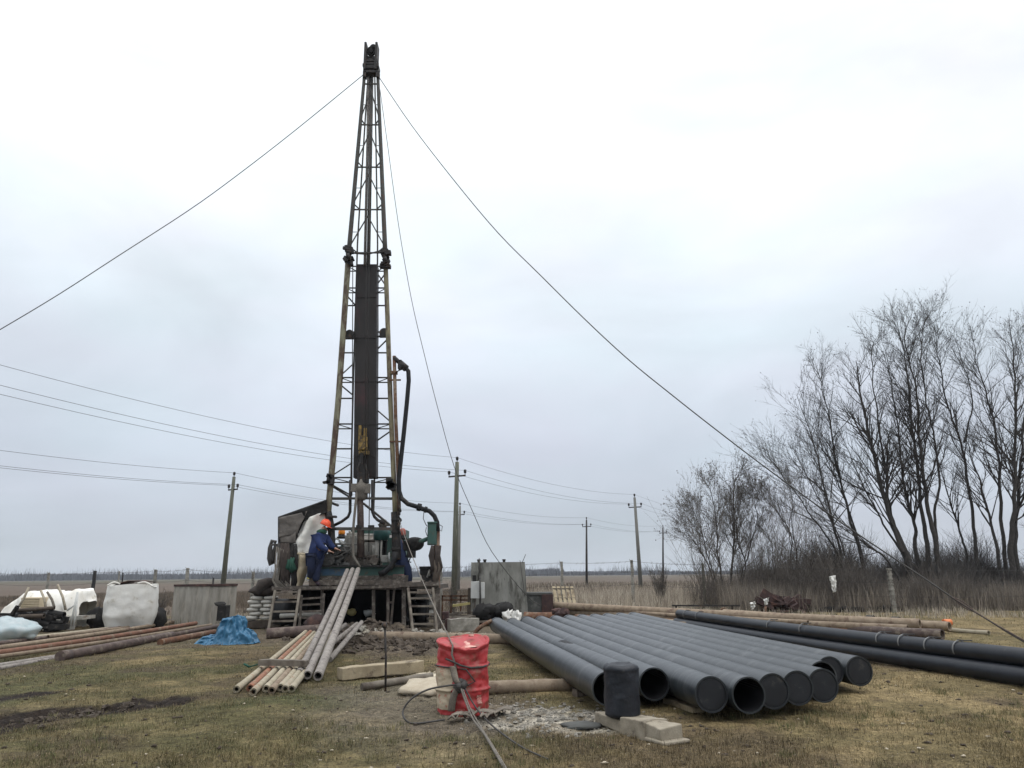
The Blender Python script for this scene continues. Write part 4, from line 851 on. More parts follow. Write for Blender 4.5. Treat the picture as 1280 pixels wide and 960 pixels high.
mb = MB(); mb.ball(P(331, 738, 25.3), .28, 14, 9, .5, (1.6, .8, .7), 3); mb.tube(pl([(322, 742), (328, 733), (337, 729), (343, 726)], 25.2), [.12, .2, .16, .08], 8, wob=.5); tag(mb.build('burlap_sheet', M['coat_brown'], base=P(331, 742, 25.3)), 'crumpled brown burlap on top of the pale sack stack', 'burlap')
mb = MB(); rough_beam(mb, G(326, 793)+Vector((0, 0, .12)), G(372, 791)+Vector((0, 0, .12)), .24, .24)
def log(name, a, b, r, m_, label, cat='log', amp=.25, n=14, z=None, group=None):
    A = G(*a); B = G(*b); za = r*.8 if z is None else z; A.z = zg(A)+za; B.z = zg(B)+za
    mb = MB(); mb.tube([A.lerp(B, i/14) for i in range(15)], r, n, wob=amp); return tag(mb.build(name, M[m_], base=(A+B)/2-Vector((0, 0, za))), label, cat, group)
log('ground_pipe', (333, 799), (406, 797), .15, 'pipe_brown', 'thick brown pipe lying on the ground below the left ladder', 'pipe', .03)
log('ground_pipe', (462, 803), (690, 806), .13, 'pipe_tan', 'muddy tan pipe lying in the soil from the mud bank to the grey pipes', 'pipe', .12)
mb = MB(); mb.ball(P(396, 779, 22.3), .3, 16, 10, .35, (1.1, .8, .8), 6); tag(mb.build('mud_bucket', M['scrap'], base=P(396, 785, 22.3)), 'rusty lump of caked mud behind the rack of drill rods', 'mud lump')
for i, (px, py, m_, lb) in enumerate(((440, 765, 'yellow_wood', 'yellow rag lying in the dark under the platform'), (461, 766, 'box_white', 'white scrap lying in the dark under the platform'))):
    mb = MB(); mb.ball(P(px, py, 25.2), .15, 10, 7, .5, (1.2, .5, .7), i); tag(mb.build('rag', M[m_], base=P(px, py, 25.2)), lb, 'rag')
# leaning pipe trio
for i, (a, b2, r_, lb) in enumerate((((374, 849), (434, 713), .085, 'leftmost of the three long grey pipes leaning on the platform'), ((384, 852), (440.5, 712), .092, 'middle of the three long grey pipes leaning on the platform'), ((397, 854), (447.5, 712), .10, 'rightmost of the three long grey pipes leaning on the platform'))):
    A = G(*a); A.z = r_*.74+.03; B = P(b2[0], b2[1], 23.35); r_ *= .74; mb = MB(); mb.hollow(A, B, r_, r_*.72, 16, 10, (0, 0, -.06))
    tag(mb.build('drill_pipe', M['pipe_dust'], base=(A.x, A.y, 0)), lb, 'pipe', 'long pipes leaning on the platform')
# rack of drill rods lying on a timber
rods = [((300, 863), (382, 790), 'pipe_cream'), ((317, 862), (388, 790), 'pipe_orange'), ((321, 867), (392.5, 791), 'pipe_cream'), ((337, 863), (400, 788), 'pipe_cream'), ((344, 865), (405, 788), 'pipe_tan'), ((355, 861), (411, 790), 'pipe_cream'), ((361, 862), (417, 789), 'pipe_cream'), ((369, 862), (421, 790), 'pipe_cream')]
odn = ['outermost', 'second', 'third', 'fourth', 'fifth', 'sixth', 'seventh', 'innermost']
clr = {'pipe_cream': 'cream', 'pipe_orange': 'orange', 'pipe_tan': 'tan'}
RODG = []
for i, (a, b2, m_) in enumerate(rods):
    A = G(a[0]-5, a[1]+4); A.z = .06+zg(A); B = P(b2[0], b2[1], 19.4); d_ = (B-A); RODG.append((A, B))
    mb = MB(); mb.hollow(A, B, .048, .034, 12, 8); mb.hollow(A, A+d_.normalized()*.28, .053, .032, 12); mb.hollow(B-d_.normalized()*.3, B, .052, .032, 12)
    tag(mb.build('drill_rod', M[m_], base=A), '%s %s drill rod, %s of the fan under the crosspiece' % ('dirty', clr[m_], odn[i]) if i else 'cream drill rod on the outer edge of the fan, apart from the rest', 'drill rod', 'drill rods fanned on the grass')
A, B = RODG[0]; t = .225; p0 = A.lerp(B, t)+Vector((0.0, 0, .13)); A, B = RODG[6]; p1 = A.lerp(B, .20)+Vector((.12, 0, .12))
mb = MB(); rough_beam(mb, p0, p1, .13, .095, .005); tag(mb.build('crosspiece', M['wood_grey'], base=(p0+p1)/2), 'grey wooden crosspiece laid over the fan of drill rods', 'timber')
A, B = RODG[0]; p0 = A.lerp(B, .93)-Vector((.2, 0, .16)); A, B = RODG[-1]; p1 = A.lerp(B, .93)-Vector((-.2, 0, .16)); mb = MB(); zz = max(.1, min(p0.z, p1.z))
mb.box(((p0.x+p1.x)/2, (p0.y+p1.y)/2, zz/2), (abs(p1.x-p0.x)+.2, .22, zz)); tag(mb.build('trestle_block', M['wood_dark'], base=((p0.x+p1.x)/2, (p0.y+p1.y)/2, 0), bevel=.02), 'dark timber block propping the upper ends of the rod fan', 'timber')
mb = MB(); a = G(311, 843); a.z = .12; b_ = G(340, 843); b_.z = .2; mb.tube([a, (a+b_)/2+Vector((0, 0, .02)), b_], .012, 5); mb.tube([a, a+Vector((-.1, 0, .05))], .02, 5); tag(mb.build('iron_bar', M['coat_green'], base=a), 'thin green iron bar across the two outer drill rods', 'bar')
for i, (a, b2, lb) in enumerate((((412, 828), (452, 778), 'pale pole in the short pair right of the leaning pipes, outer one'), ((405, 818), (446, 780), 'pale pole in the short pair right of the leaning pipes, inner one'), ((390, 815), (432, 781), 'short pale pole half hidden behind the leaning pipes'))):
    A = G(*a); A.z = .06+zg(A); B = P(b2[0], b2[1], 20.0); mb = MB(); mb.tube([A.lerp(B, t/8) for t in range(9)], .055, 10, wob=.1); tag(mb.build('wooden_pole', M['pipe_dust'], base=A), lb, 'pole', 'short pale poles beside the leaning pipes')
# beams, sand, stake
A = G(424, 850); B = G(526, 841); A.z = zg(A)+.11; B.z = zg(B)+.12
mb = MB(); rough_beam(mb, A, B, .25, .19, .008, 26); tag(mb.build('timber_beam', M['wood_pale'], base=(A+B)/2, bevel=.012), 'pale yellowish squared timber lying left of the red drum', 'timber')
log('round_log', (452, 861), (540, 852), .055, 'wood_grey', 'thin grey log lying in front of the pale timber', 'log', .2)
log('round_log', (596, 869), (716, 864), .095, 'pipe_tan', 'tan log lying between the red drum and the grey pipes', 'log', .12)
mb = MB(); c = G(537, 865); mb.ball((c.x, c.y, .06), .42, 18, 8, .35, (1, 1.5, .28), 5); kind(mb.build('sand', M['sawdust'], base=c), 'stuff'); bpy.data.objects['sand']['label'] = 'heap of pale sand behind the red drum'
A = G(482, 866); B = P(481, 782, A.y); mb = MB(); mb.tube([A-Vector((0, 0, .1)), A.lerp(B, .5)+Vector((.01, 0, 0)), B], .017, 6); mb.ball(B, .045, 8, 5, .3); tag(mb.build('iron_stake', M['steel_dark'], base=A), 'thin rusty iron stake standing in the grass before the platform', 'stake')
def smooth(pts, n=6):
    pts = [Vector(p) for p in pts]; o_ = []
    for i in range(len(pts)-1):
        p0 = pts[max(i-1, 0)]; p1 = pts[i]; p2 = pts[i+1]; p3 = pts[min(i+2, len(pts)-1)]
        for k in range(n):
            t = k/n; o_.append(.5*((2*p1)+(p2-p0)*t+(2*p0-5*p1+4*p2-p3)*t*t+(3*p1-p0-3*p2+p3)*t**3))
    return o_+[pts[-1]]
# ================================================================== red drum with its ropes
DC = G(577, 893); dY = DC.y+.1; DC = Vector((DC.x, dY, 0)); rD = .325; hD = .90
def dent(q, a):
    k = (.009*vfbm(q, 2.6, 3, 11)-.05*max(0, abs(vfbm((q.x, q.y, q.z*1.6), 2.4, 2, 41))-.16)-.034*max(0, abs(vfbm(q, 3.6, 3, 21))-.12)-.012*abs(vfbm(q, 9, 3, 31)))*(1 if q.z < .84 else .4)
    cr_ = max(0, 1-abs(a-5.35)/.55)*max(0, 1-abs(q.z-.68)/.16)*.06+max(0, 1-abs(a-4.5)/.35)*max(0, 1-abs(q.z-.48)/.1)*.03
    r_ = math.hypot(q.x, q.y); s_ = (r_+k-cr_)/max(r_, 1e-6); return Vector((q.x*s_*1.0+q.z*.006, q.y*s_*.93, q.z*.93+.02*vfbm((math.cos(a)*1.4, math.sin(a)*1.4, 3), 2)*max(0, (q.z-.7)/.2)+(.05*q.y/.32+.015*math.sin(a*2+.6))*max(0, min(1, (q.z-.55)/.3))))
drum = thing('red_drum', 'battered red steel drum tied with ropes on the grass', 'drum', DC)
prof = [(rD-.01, 0), (rD, .01), (rD, .03)]
for k in range(1, 60):
    z = .03+k*(.83/60); rb = rD+(.024*math.exp(-((z-.31)/.014)**2)+.024*math.exp(-((z-.60)/.014)**2)); prof.append((rb, z))
prof += [(rD, .86), (rD+.012, .875), (rD+.012, .895), (rD-.008, .90), (rD-.02, .885)]
prof2 = []
for (r_, z) in prof: prof2.append((r_, z))
mb = MB(); mb.lathe(prof2, DC, 120, dent, True); mb.build('drum_shell', M['red_paint'], drum)
mb = MB(); mb.lathe([(rD-.015, .872), (.2, .865), (.1, .87), (0, .872)], DC, 40, lambda q, a: Vector((q.x*.98, q.y*.91, q.z*.93+.05*q.y/.32+.012*vfbm(q, 5, 3, 3)))); mb.disc(DC+Vector((.1, .08, .885)), (0, 0, 1), .035, .02, 12); mb.build('drum_lid', M['red_lid'], drum)
def dpatch(a0, a1, z0, z1, seed, m_='beige_paint', nm_='bare_patch'):
    mb = MB()
    def f(u, v):
        a = a0+(a1-a0)*u; z = z0+(z1-z0)*v; rb = rD+.0055+.024*math.exp(-((z-.31)/.014)**2)+.024*math.exp(-((z-.60)/.014)**2)
        a += .12*vfbm((0, v*3, seed), 2)*(1 if u in (0, 1) else 0)
        return DC+dent(Vector((rb*math.cos(a), rb*math.sin(a), z)), a)
    mb.grid(f, 30, 50); mb.build(nm_, M[m_], drum)
dpatch(R_(180), R_(252), .08, .585, 2)
for a0_, a1_, z0_, z1_ in ((307, 319, .15, .25), (262, 280, .02, .10)): dpatch(R_(a0_), R_(a1_), z0_, z1_, a0_, 'red_lid', 'worn_patch')
# strap and ropes
def dsurf(adeg, z, out=.03): a = R_(adeg); return DC+dent(Vector(((rD+out)*math.cos(a), (rD+out)*math.sin(a), z)), a)
knot = dsurf(268, .40, .07)
rp = [([dsurf(252, .92, .02), dsurf(250, .8, .03), dsurf(258, .66, .03), dsurf(258, .62, .04)], .013, 'rope_grey'), ([dsurf(236, .72), dsurf(252, .70, .04), dsurf(270, .64), dsurf(290, .60), dsurf(320, .595), dsurf(350, .6)], .012, 'cable_dark'), ([dsurf(200, .605), dsurf(230, .6), dsurf(255, .6), dsurf(280, .58), dsurf(300, .42), dsurf(285, .38), knot], .009, 'cable_dark')]
for pts, r_, m_ in rp:
    mb = MB(); mb.tube(pts, r_, 6); tag(mb.build('tie_rope', M[m_], base=pts[0]), {0.013: 'grey rope hanging from the drum lid to the canvas strap', .012: 'dark wire wound round the upper bulge of the red drum', .009: 'thin dark wire looped across the front of the drum'}[r_], 'rope', 'ropes tied round the red drum')
mb = MB()
st_ = [dsurf(254, .63, .05), dsurf(256, .55, .07), dsurf(262, .45, .09), knot]
def ribbon(pts, w, th=.012):
    S_ = smooth(pts, 5); mb.grid(lambda u, v: S_[min(len(S_)-1, int(round(u*(len(S_)-1))))]+Vector(((v-.5)*w, -.01*math.sin(v*3.1), 0)), len(S_), 4)
ribbon(st_, .075); ribbon([knot, dsurf(258, .25, .08), dsurf(253, .08, .07)], .08); tag(mb.build('canvas_strap', M['wood_grey'], base=knot, solid=.012), 'grey green canvas strap hanging on the front of the drum', 'strap')
mb = MB()
for i in range(7): mb.ball(knot+Vector((random.uniform(-.04, .05), random.uniform(-.05, .02), random.uniform(-.06, .04))), .045, 8, 6, .4, seed=i)
tag(mb.build('rope_knot', M['cable_dark'], base=knot), 'black knot of ropes on the front of the red drum', 'knot')
lg = [G(503, 884), G(512, 900), G(540, 906)]; 
loop = [knot, P(560, 857, DC.y-.5), P(535, 862, DC.y-.55), P(515, 873, DC.y-.6), P(504, 888, DC.y-.62), P(507, 900, DC.y-.75)]; loop[-1].z = max(.03, loop[-1].z); e_ = G(520, 906); e_.z = zg(e_)+.02; e2 = G(556, 904); e2.z = zg(e2)+.02
mb = MB(); mb.tube(smooth(loop+[e_, e2]), .011, 6); tag(mb.build('black_cable', M['cable_dark'], base=e_), 'black cable looping out to the left of the red drum', 'cable')
def gr(px, py, dz=.02): g = G(px, py); g.z = zg(g)+dz; return g
for i, (pts, r_, m_, lb) in enumerate((
    ([knot, P(583, 880, DC.y-.6), P(592, 900, DC.y-.95), gr(606, 925, .05), gr(632, 966)], .011, 'rope_grey', 'grey rope running from the drum knot to the lower edge'),
    ([knot+Vector((.02, 0, 0)), P(587, 884, DC.y-.6), P(600, 907, DC.y-.98), gr(618, 940, .03), gr(640, 975)], .009, 'rope_grey', 'second grey rope lying alongside the first from the drum knot'),
    ([knot+Vector((.03, 0, .02)), P(592, 880, DC.y-.5), P(608, 900, DC.y-.8), gr(630, 922, .03), gr(655, 938), gr(685, 952)], .009, 'cable_dark', 'dark cable trailing from the drum knot towards the block'))):
    mb = MB(); mb.tube(smooth(pts), r_, 6); tag(mb.build('trailing_rope', M[m_], base=pts[-1]), lb, 'rope', 'ropes trailing over the grass from the drum')
mb = MB()
for i, (a, b2) in enumerate((((560, 905), (640, 895)), ((565, 906), (600, 897)), ((600, 906), (632, 893)))):
    A, B = gr(*a, .05), gr(*b2, .05)
    mb.grid(lambda u, v: A.lerp(B, u)+Vector((0, (v-.5)*.16, .05*abs(math.sin(u*9+i*2))+.03*vfbm((u*4, v*2, i), 2))), 16, 5)
tag(mb.build('canvas_rag', M['wood_grey'], base=gr(600, 902), solid=.012), 'crumpled grey canvas rag on the grass at the foot of the drum', 'rag')
# ================================================================== black block on hewn concrete beam
A = gr(757, 903, .07); B = gr(845, 929, .07); dn = (B-A).normalized()
mb = MB(); rough_beam(mb, A, A.lerp(B, .42), .27, .13, .012); rough_beam(mb, A.lerp(B, .40), B-dn*.3, .31, .20, .012, 16)
rough_beam(mb, A.lerp(B, .70), B-dn*.06, .27, .17, .014, 8); rough_beam(mb, B-dn*.30-Vector((0, 0, .05)), B+dn*.02-Vector((0, 0, .05)), .33, .035, .004, 6)
tag(mb.build('wood_block', M['wood_block'], base=(A+B)/2, bevel=.012), 'weathered pale timber base with a plate round its end under the black cylinder', 'timber')
bt = A.lerp(B, .28); bz = bt.z+.062; bt = Vector((bt.x, bt.y, bz)); mb = MB(); Hb = P(778, 830, bt.y).z-bz
def lump(q, a): k = .012*vfbm(q, 5, 4, 2); r_ = math.hypot(q.x, q.y); s_ = (r_+k)/max(r_, 1e-6); return Vector((q.x*s_, q.y*s_, q.z+(.018*vfbm(q, 9, 3, 5) if q.z > Hb*.9 else 0)))
rB = 20.5/F_PX*bt.y*.985; mb.lathe([(rB*.85, 0), (rB, .02)]+[(rB, .02+(Hb-.09)*i/20) for i in range(1, 21)]+[(rB+.001, Hb-.06), (rB+.004, Hb-.045), (rB-.004, Hb-.02), (rB*.8, Hb), (rB*.5, Hb-.012), (0, Hb-.015)], bt, 40, lump)
tag(mb.build('black_cylinder', M['bitumen'], base=bt), 'upright tarry black cylinder standing on the timber base before the grey pipes', 'cylinder')
mb = MB(); A = gr(836, 879, .05); B = gr(874, 893, .05); rough_beam(mb, A, B, .16, .06, .006); tag(mb.build('wooden_plank', M['wood_pale'], base=(A+B)/2), 'short pale plank under the near end of the grey pipes', 'plank')
mb = MB(); A = gr(727, 872, .03); B = P(706, 849, 12.0); rough_beam(mb, A, B, .05, .03, .002); tag(mb.build('wooden_lath', M['wood_grey'], base=A), 'thin grey lath leaning on the first grey pipe', 'lath')
mb = MB(); A = gr(726, 908, .02); mb.ball(A, .22, 14, 6, .4, (1.1, .8, .12), 9); tag(mb.build('flat_stone', M['concrete_dark'], base=A), 'flat grey green stone slab beside the timber base', 'stone')

# ================================================================== big grey pipes
PR = .195
near = [(760, 861, 'open'), (779, 848, 'hid'), (822, 855, 'open'), (890, 868, 'cap'), (931, 869, 'open'), (970, 864, 'cap'), (998, 860, 'capdark'), (1026, 857, 'cap'), (1030, 846, 'hid'), (1043, 839, 'capdark'), (1067, 839, 'cap')]
farx = [615, 634, 652, 670, 688, 705, 721, 737, 753, 769, 785]
num = ['first', 'second', 'third', 'fourth', 'fifth', 'sixth', 'seventh', 'eighth', 'ninth', 'tenth', 'eleventh']
def at_z(px, py, z): return G(px, py, z)
FA, NE = [], []
for i in range(11):
    n_ = at_z(near[i][0], near[i][1], PR+.10); f_ = at_z(farx[i]+6, 781-i*.75, PR+.12)
    NE.append(n_); FA.append(f_)
if True:
    NE[1] = at_z(779, 848, PR+.24)
# push overlapping neighbours apart sideways or up
for it in range(25):
    for i in range(10):
        for arr in (NE, FA):
            if i < 2 and arr is NE: continue
            a, b_ = arr[i], arr[i+1]
            # horizontal gap perpendicular to the run at the smaller reach
            ya = max(NE[i].y, NE[i+1].y) if arr is NE else min(FA[i].y, FA[i+1].y)
            pa = NE[i].lerp(FA[i], (ya-NE[i].y)/(FA[i].y-NE[i].y)); pb_ = NE[i+1].lerp(FA[i+1], (ya-NE[i+1].y)/(FA[i+1].y-NE[i+1].y))
            dd = math.hypot(pb_.x-pa.x, pb_.z-pa.z)*.985
            if dd < 2*PR+.004:
                g = (2*PR+.006-dd)/2; arr[i].x -= g*.12; arr[i+1].x += g*.12
                pass
for i in range(11):
    a, b_ = NE[i], FA[i]; d_ = (b_-a).normalized(); k = near[i][2]
    t = thing('plastic_pipe', '', 'pipe', (a.x, a.y, 0), 'grey plastic pipes laid side by side')
    desc = {'open': 'open near end', 'hid': 'near end hidden by its neighbours', 'cap': 'capped near end', 'capdark': 'black capped end in shade'}[k]
    t['label'] = '%s grey plastic pipe counted from the red drum, %s' % (num[i], desc)
    PR = .165 if i == 1 else .195; mb = MB(); mb.hollow(a, b_, PR, PR*.915, 40, 14, (0, 0, -.02)); mb.build('pipe_wall', M['pipe_grey'], t)
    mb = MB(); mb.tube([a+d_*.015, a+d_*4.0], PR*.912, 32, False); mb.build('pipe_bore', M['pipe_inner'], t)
    mb = MB(); mb.hollow(b_-d_*.22, b_-d_*.12, PR*1.03, PR*.99, 32); mb.build('end_band', M['pipe_black'], t)
    if k.startswith('cap'):
        mb = MB(); mb.tube([a+d_*.012, a+d_*.05], PR*.913, 40); mb.tube([a+d_*.004, a+d_*.012], PR*.80, 36); mb.build('end_cap', M['cap_plastic'], t)
# timber under them
for (i0, tt, lb) in ((0, .12, 'rough timber under the near ends of the grey pipes'), (0, .9, 'rough timber under the far ends of the grey pipes')):
    A = NE[0].lerp(FA[0], tt); B = NE[-1].lerp(FA[-1], tt+.05 if tt < .5 else tt-.02); A = A+Vector((-.1, 0, 0)); A.z = B.z = .05; mb = MB(); rough_beam(mb, A, B, .12, .09, .006, 20); tag(mb.build('bearer', M['wood_dark'], base=(A+B)/2), lb, 'timber')
# two long black pipes bound with straps on the right
PB = .132
a0 = at_z(846, 778, PB+.03); a1 = at_z(1310, 850, PB+.03); dd = (a1-a0).normalized(); a1 = a0+dd*14.0
u0_ = at_z(846, 772, PB*2+.20); off = Vector((-dd.y, dd.x, 0)).normalized(); off = off if off.y > 0 else -off
for j, (A, lb) in enumerate(((a0, 'lower of the two long black pipes strapped together'), (a0+off*PB*.75+Vector((0, 0, PB*1.86))-dd*.0, 'upper of the two long black pipes strapped together'))):
    t = thing('black_pipe', lb, 'pipe', (A.x, A.y, 0), 'long black pipes strapped together')
    B = A+dd*13.2; mb = MB(); mb.hollow(A, B, PB, PB*.9, 40, 16, (0, 0, -.03)); mb.build('pipe_wall', M['pipe_black'], t)
    mb = MB(); mb.tube([A+dd*.02, A+dd*2], PB*.895, 28, False); mb.build('pipe_bore', M['pipe_inner'], t)
    if j:
        for s_ in (.6, 1.5, 5.6, 7.0, 9.6, 10.2, 10.85, 11.5):
            c = A+dd*s_; mb = MB(); mb.hollow(c-dd*.014+Vector((0, 0, 0)), c+dd*.014, PB+.006, PB-.004, 32); mb.build('strap', M['strap_grey'], t)
            mb = MB(); c2 = c+Vector((0, 0, PB+.01))+dd*.15; mb.tube([c2-dd*.18, c2, c2+dd*.12+Vector((.02, .02, .01))], .009, 5); mb.build('strap_tail', M['cable_dark'], t)
A = a0+off*PB*2.5; mb = MB(); 
# rusty casing and rods behind
def pxpipe(label, a, b, r, m_, za, zb, name='casing_pipe', grp='rusty pipes stacked behind the grey pipes', collars=0):
    A = at_z(a[0], a[1], za); B = at_z(b[0], b[1], zb); mb = MB(); mb.hollow(A, B, r, r*.75, 16, 8, (0, 0, -.02)); 
    for c in range(collars): q = A.lerp(B, .45+.2*c); d_ = (B-A).normalized(); mb.hollow(q-d_*.12, q+d_*.12, r*2.0, r*.9, 14)
    return tag(mb.build(name, M[m_], base=A), label, 'pipe', grp)
pxpipe('thick tan pipe on top of the rusty stack beside the pallet', (693, 757), (1150, 780), .13, 'pipe_tan', .52, .30)
pxpipe('long tan pipe along the back of the rusty stack', (905, 766), (1187, 783), .12, 'pipe_tan', .30, .20)
pxpipe('tan pipe in the middle of the rusty stack', (705, 765), (1135, 786), .10, 'pipe_tan', .30, .22)
pxpipe('dark brown pipe with a thick end on the near side of the stack', (1040, 785), (1178, 793), .125, 'pipe_brown', .15, .15)
pxpipe('thin rusty pipe in the middle of the rusty stack', (720, 771), (1130, 789), .085, 'pipe_rust', .20, .12)
pxpipe('low tan pipe near the ends of the grey pipes', (713, 776), (900, 783), .11, 'pipe_tan', .14, .14)
pxpipe('low rusty pipe in front of the stack', (760, 776), (1060, 789), .08, 'pipe_rust', .1, .1)
pxpipe('slim dark rod with two collars, farthest back of the stack', (1024, 770), (1182, 779), .055, 'steel_dark', .18, .18, 'drill_rod', collars=2)
for lb_, a_, b_, r_, m_, z0_, z1_ in (('thin tan rod in the upper layer of the rusty stack', (700, 760), (1010, 778), .065, 'pipe_tan', .42, .3), ('thin pale rod just above the grey pipe ends', (722, 770), (965, 782), .055, 'pipe_cream', .22, .16), ('brown rod crossing behind the long black pipes', (860, 766), (1122, 781), .08, 'pipe_brown', .3, .22), ('rusty rod crossing behind the long black pipes', (925, 772), (1142, 786), .06, 'pipe_rust', .18, .14), ('pale rod end lying beside the thick brown pipe', (1040, 777), (1172, 784), .055, 'pipe_cream', .12, .1), ('tan rod lying lowest behind the grey pipe ends', (790, 779), (1000, 786), .055, 'pipe_tan', .06, .06)):
    pxpipe(lb_, a_, b_, r_, m_, z0_, z1_, 'drill_rod')
pxpipe('pale thin rod sticking out beyond the stack', (1180, 786), (1236, 791), .06, 'pipe_cream', .08, .06, 'drill_rod')
pxpipe('rust brown pipe beside the dark box and white rags', (655, 771), (695, 771), .17, 'pipe_rust', .2, .2)
A = at_z(1184, 778, .18); mb = MB(); mb.tube([A-Vector((.11, 0, 0)), A+Vector((.11, 0, 0))], .09, 16); tag(mb.build('orange_cap', M['orange_cap'], base=A), 'orange plastic thread cap on the end of the slim dark rod', 'cap')
A = at_z(700, 773, .3); mb = MB()
for i in range(8): mb.tube([A+Vector((random.uniform(-.4, .2), random.uniform(-.3, .3), random.uniform(-.3, .25))), A+Vector((random.uniform(-.2, .4), random.uniform(-.3, .3), random.uniform(-.1, .3)))], random.uniform(.05, .12), 8, wob=.3)
tag(mb.build('pipe_clamp', M['scrap'], base=A), 'rusty clamp lumps between the rust pipe and the stack', 'clamp')
# ================================================================== big concrete tank and its neighbours
TY = 27.6
a = P(589, 703, TY); b_ = P(656, 701, TY); tank = thing('concrete_tank', 'tall weathered grey concrete tank right of the platform', 'tank', Vector(((a.x+b_.x)/2, TY+.9, 0)))
mb = MB(); zt = a.z
def tw(u, v):
    p = Vector((a.x+(b_.x-a.x)*u, TY, zt*v)); p.y += .025*vfbm(p, 2, 4, 3)+.02*math.sin(u*14); return p
mb.box(((a.x+b_.x)/2, TY+.95, zt/2), (b_.x-a.x, 1.8, zt)); mb.grid(tw, 30, 20)
mb.add([Vector((b_.x, TY+.05, 0)), Vector((b_.x+.1, TY+.02, 0)), Vector((b_.x, TY+.05, zt)), Vector((b_.x+.1, TY+.4, 0))], [(0, 1, 2), (1, 3, 2)])
mb.build('tank_wall', M['concrete'], tank)
for px in (598.5, 606, 630): mb = MB(); p = P(px, 701, TY+.3); mb.tube([Vector((p.x, p.y, zt-.02)), Vector((p.x, p.y, zt+.1))], .05, 8); mb.tube([Vector((p.x, p.y, zt+.06)), Vector((p.x, p.y, zt+.11))], .065, 8); mb.build('pipe_stub', M['steel_dark'], tank)
mb = MB(); mb.tube(pl([(599, 698), (599.5, 712), (598, 725)], TY-.05), .02, 5); mb.tube(pl([(653, 703), (657, 693)], TY), .012, 5); mb.tube(pl([(650, 700), (656, 745)], TY-.05), .01, 5); mb.build('conduit', M['cable_dark'], tank)
mb = MB(); p = mbox(653, 742, 690, 775, TY+.3, 1.3); mb.box(*p); q = mbox(652, 741, 691, 744, TY+.25, 1.4); mb.box(*q)
tag(mb.build('dark_box', M['concrete_dark'], base=(p[0][0], p[0][1], 0), bevel=.02), 'low dark concrete box between the tall tank and the pallet', 'box')
mb = MB(); p = mbox(677, 743, 692, 776, TY+.2, .06); mb.box(*p); tag(mb.build('rusty_sheet', M['scrap'], base=p[0], bevel=.005), 'rust brown sheet leaning between the dark box and the pallet', 'sheet metal')
t = thing('pallet', 'pale wooden pallet leaning upright behind the rusty pipes', 'pallet', Vector((P(706, 765, TY+1).x, TY+.6, 0)))
for i in range(5):
    mb = MB(); x_ = 692+i*5.6; mb.beam(P(x_+5.5, 764, TY+.3), P(x_, 733, TY+.9), .115, .025); mb.build('board', M['wood_pale'], t)
for v in (.12, .5, .88): mb = MB(); mb.beam(P(690+5.5*(1-v), 733+31*(1-v), TY+.36+.55*v), P(716+5.5*(1-v), 733+31*(1-v), TY+.36+.55*v), .07, .09); mb.build('bearer', M['wood_grey'], t)
t = thing('electric_box', 'white electrical box on short posts in front of the concrete tank', 'electrical box', Vector((P(596, 775, 26.9).x, 26.9, 0)))
mb = MB(); mb.box(*mbox(588.5, 727, 599.5, 748, 26.8, .3)); bx = mb.build('cabinet', M['box_white'], t, bevel=.01)
mb = MB(); mb.box(*mbox(600.5, 728, 605.5, 748, 26.78, .25)); mb.build('cabinet_door', M['box_white'], t, bevel=.008)
mb = MB(); mb.box(*mbox(590.5, 719, 595, 727, 26.95, .2)); mb.build('meter', M['black_grime'], t, bevel=.01)
for q0, q1 in ((587, 586), (594, 592), (600, 601)): mb = MB(); A = P(q0, 735 if q0 == 587 else 748, 26.95); B = P(q1, 775, 26.95); B.z = 0; mb.beam(A, B, .12 if q0 == 587 else .06); mb.build('post', M['wood_dark' if q0 == 587 else 'wood_grey'], t)
mb = MB(); mb.tube(pl([(600, 722), (600.5, 745), (600, 770)], 26.75), .03, 5); mb.build('cable', M['cable_dark'], t)
# dark heap, rags and pump parts at the tank's foot
random.seed(21); mb = MB(); c = P(620, 768, 25.8)
for i in range(22): mb.ball(Vector((P(random.uniform(604, 640), 768, 25.8).x, 25.8+random.uniform(-.4, .4), random.uniform(.05, .5))), random.uniform(.12, .3), 9, 6, .6, (1.2, 1, .8), i)
tag(mb.build('black_film', M['tarp_black'], base=(c.x, 25.8, 0)), 'heap of crumpled black film at the foot of the concrete tank', 'film')
for i, (px, py, lb) in enumerate(((635, 772, 'white rag on the black film, nearer the tank'), (645, 771, 'white rag on the black film, nearer the rust pipe'))):
    mb = MB(); p = P(px, py, 25.2); mb.ball(p, .16, 14, 9, 1.3, (.8, .8, 1.1), i*7); tag(mb.build('white_rag', M['bag_white'], base=p), lb, 'rag', 'rags on the black film')
mb = MB(); mb.tube(smooth(pl([(592, 797), (596, 788), (605, 781), (615, 776)], 20.7)), .055, 8); tag(mb.build('rusty_hose', M['pipe_rust'], base=P(595, 797, 20.7)), 'short brown hose bent over the end of the first grey pipe', 'hose')
A = gr(579, 789, .16); mb = MB(); rough_beam(mb, A+Vector((-.42, -.1, 0)), A+Vector((.42, .15, .02)), .5, .36, .02, 8); tag(mb.build('concrete_chunk', M['stone'], base=A), 'broken pale concrete chunk behind the red drum', 'concrete')
mb = MB(); p = mbox(556, 774, 571, 788, 23.5, .6); mb.box(*p); mb.box(*mbox(552, 765, 560, 775, 23.9, .5)); tag(mb.build('brown_box', M['scrap'], base=(p[0][0], p[0][1], 0), bevel=.02), 'rust brown box standing right of the platform', 'box')
random.seed(31); mb = MB()
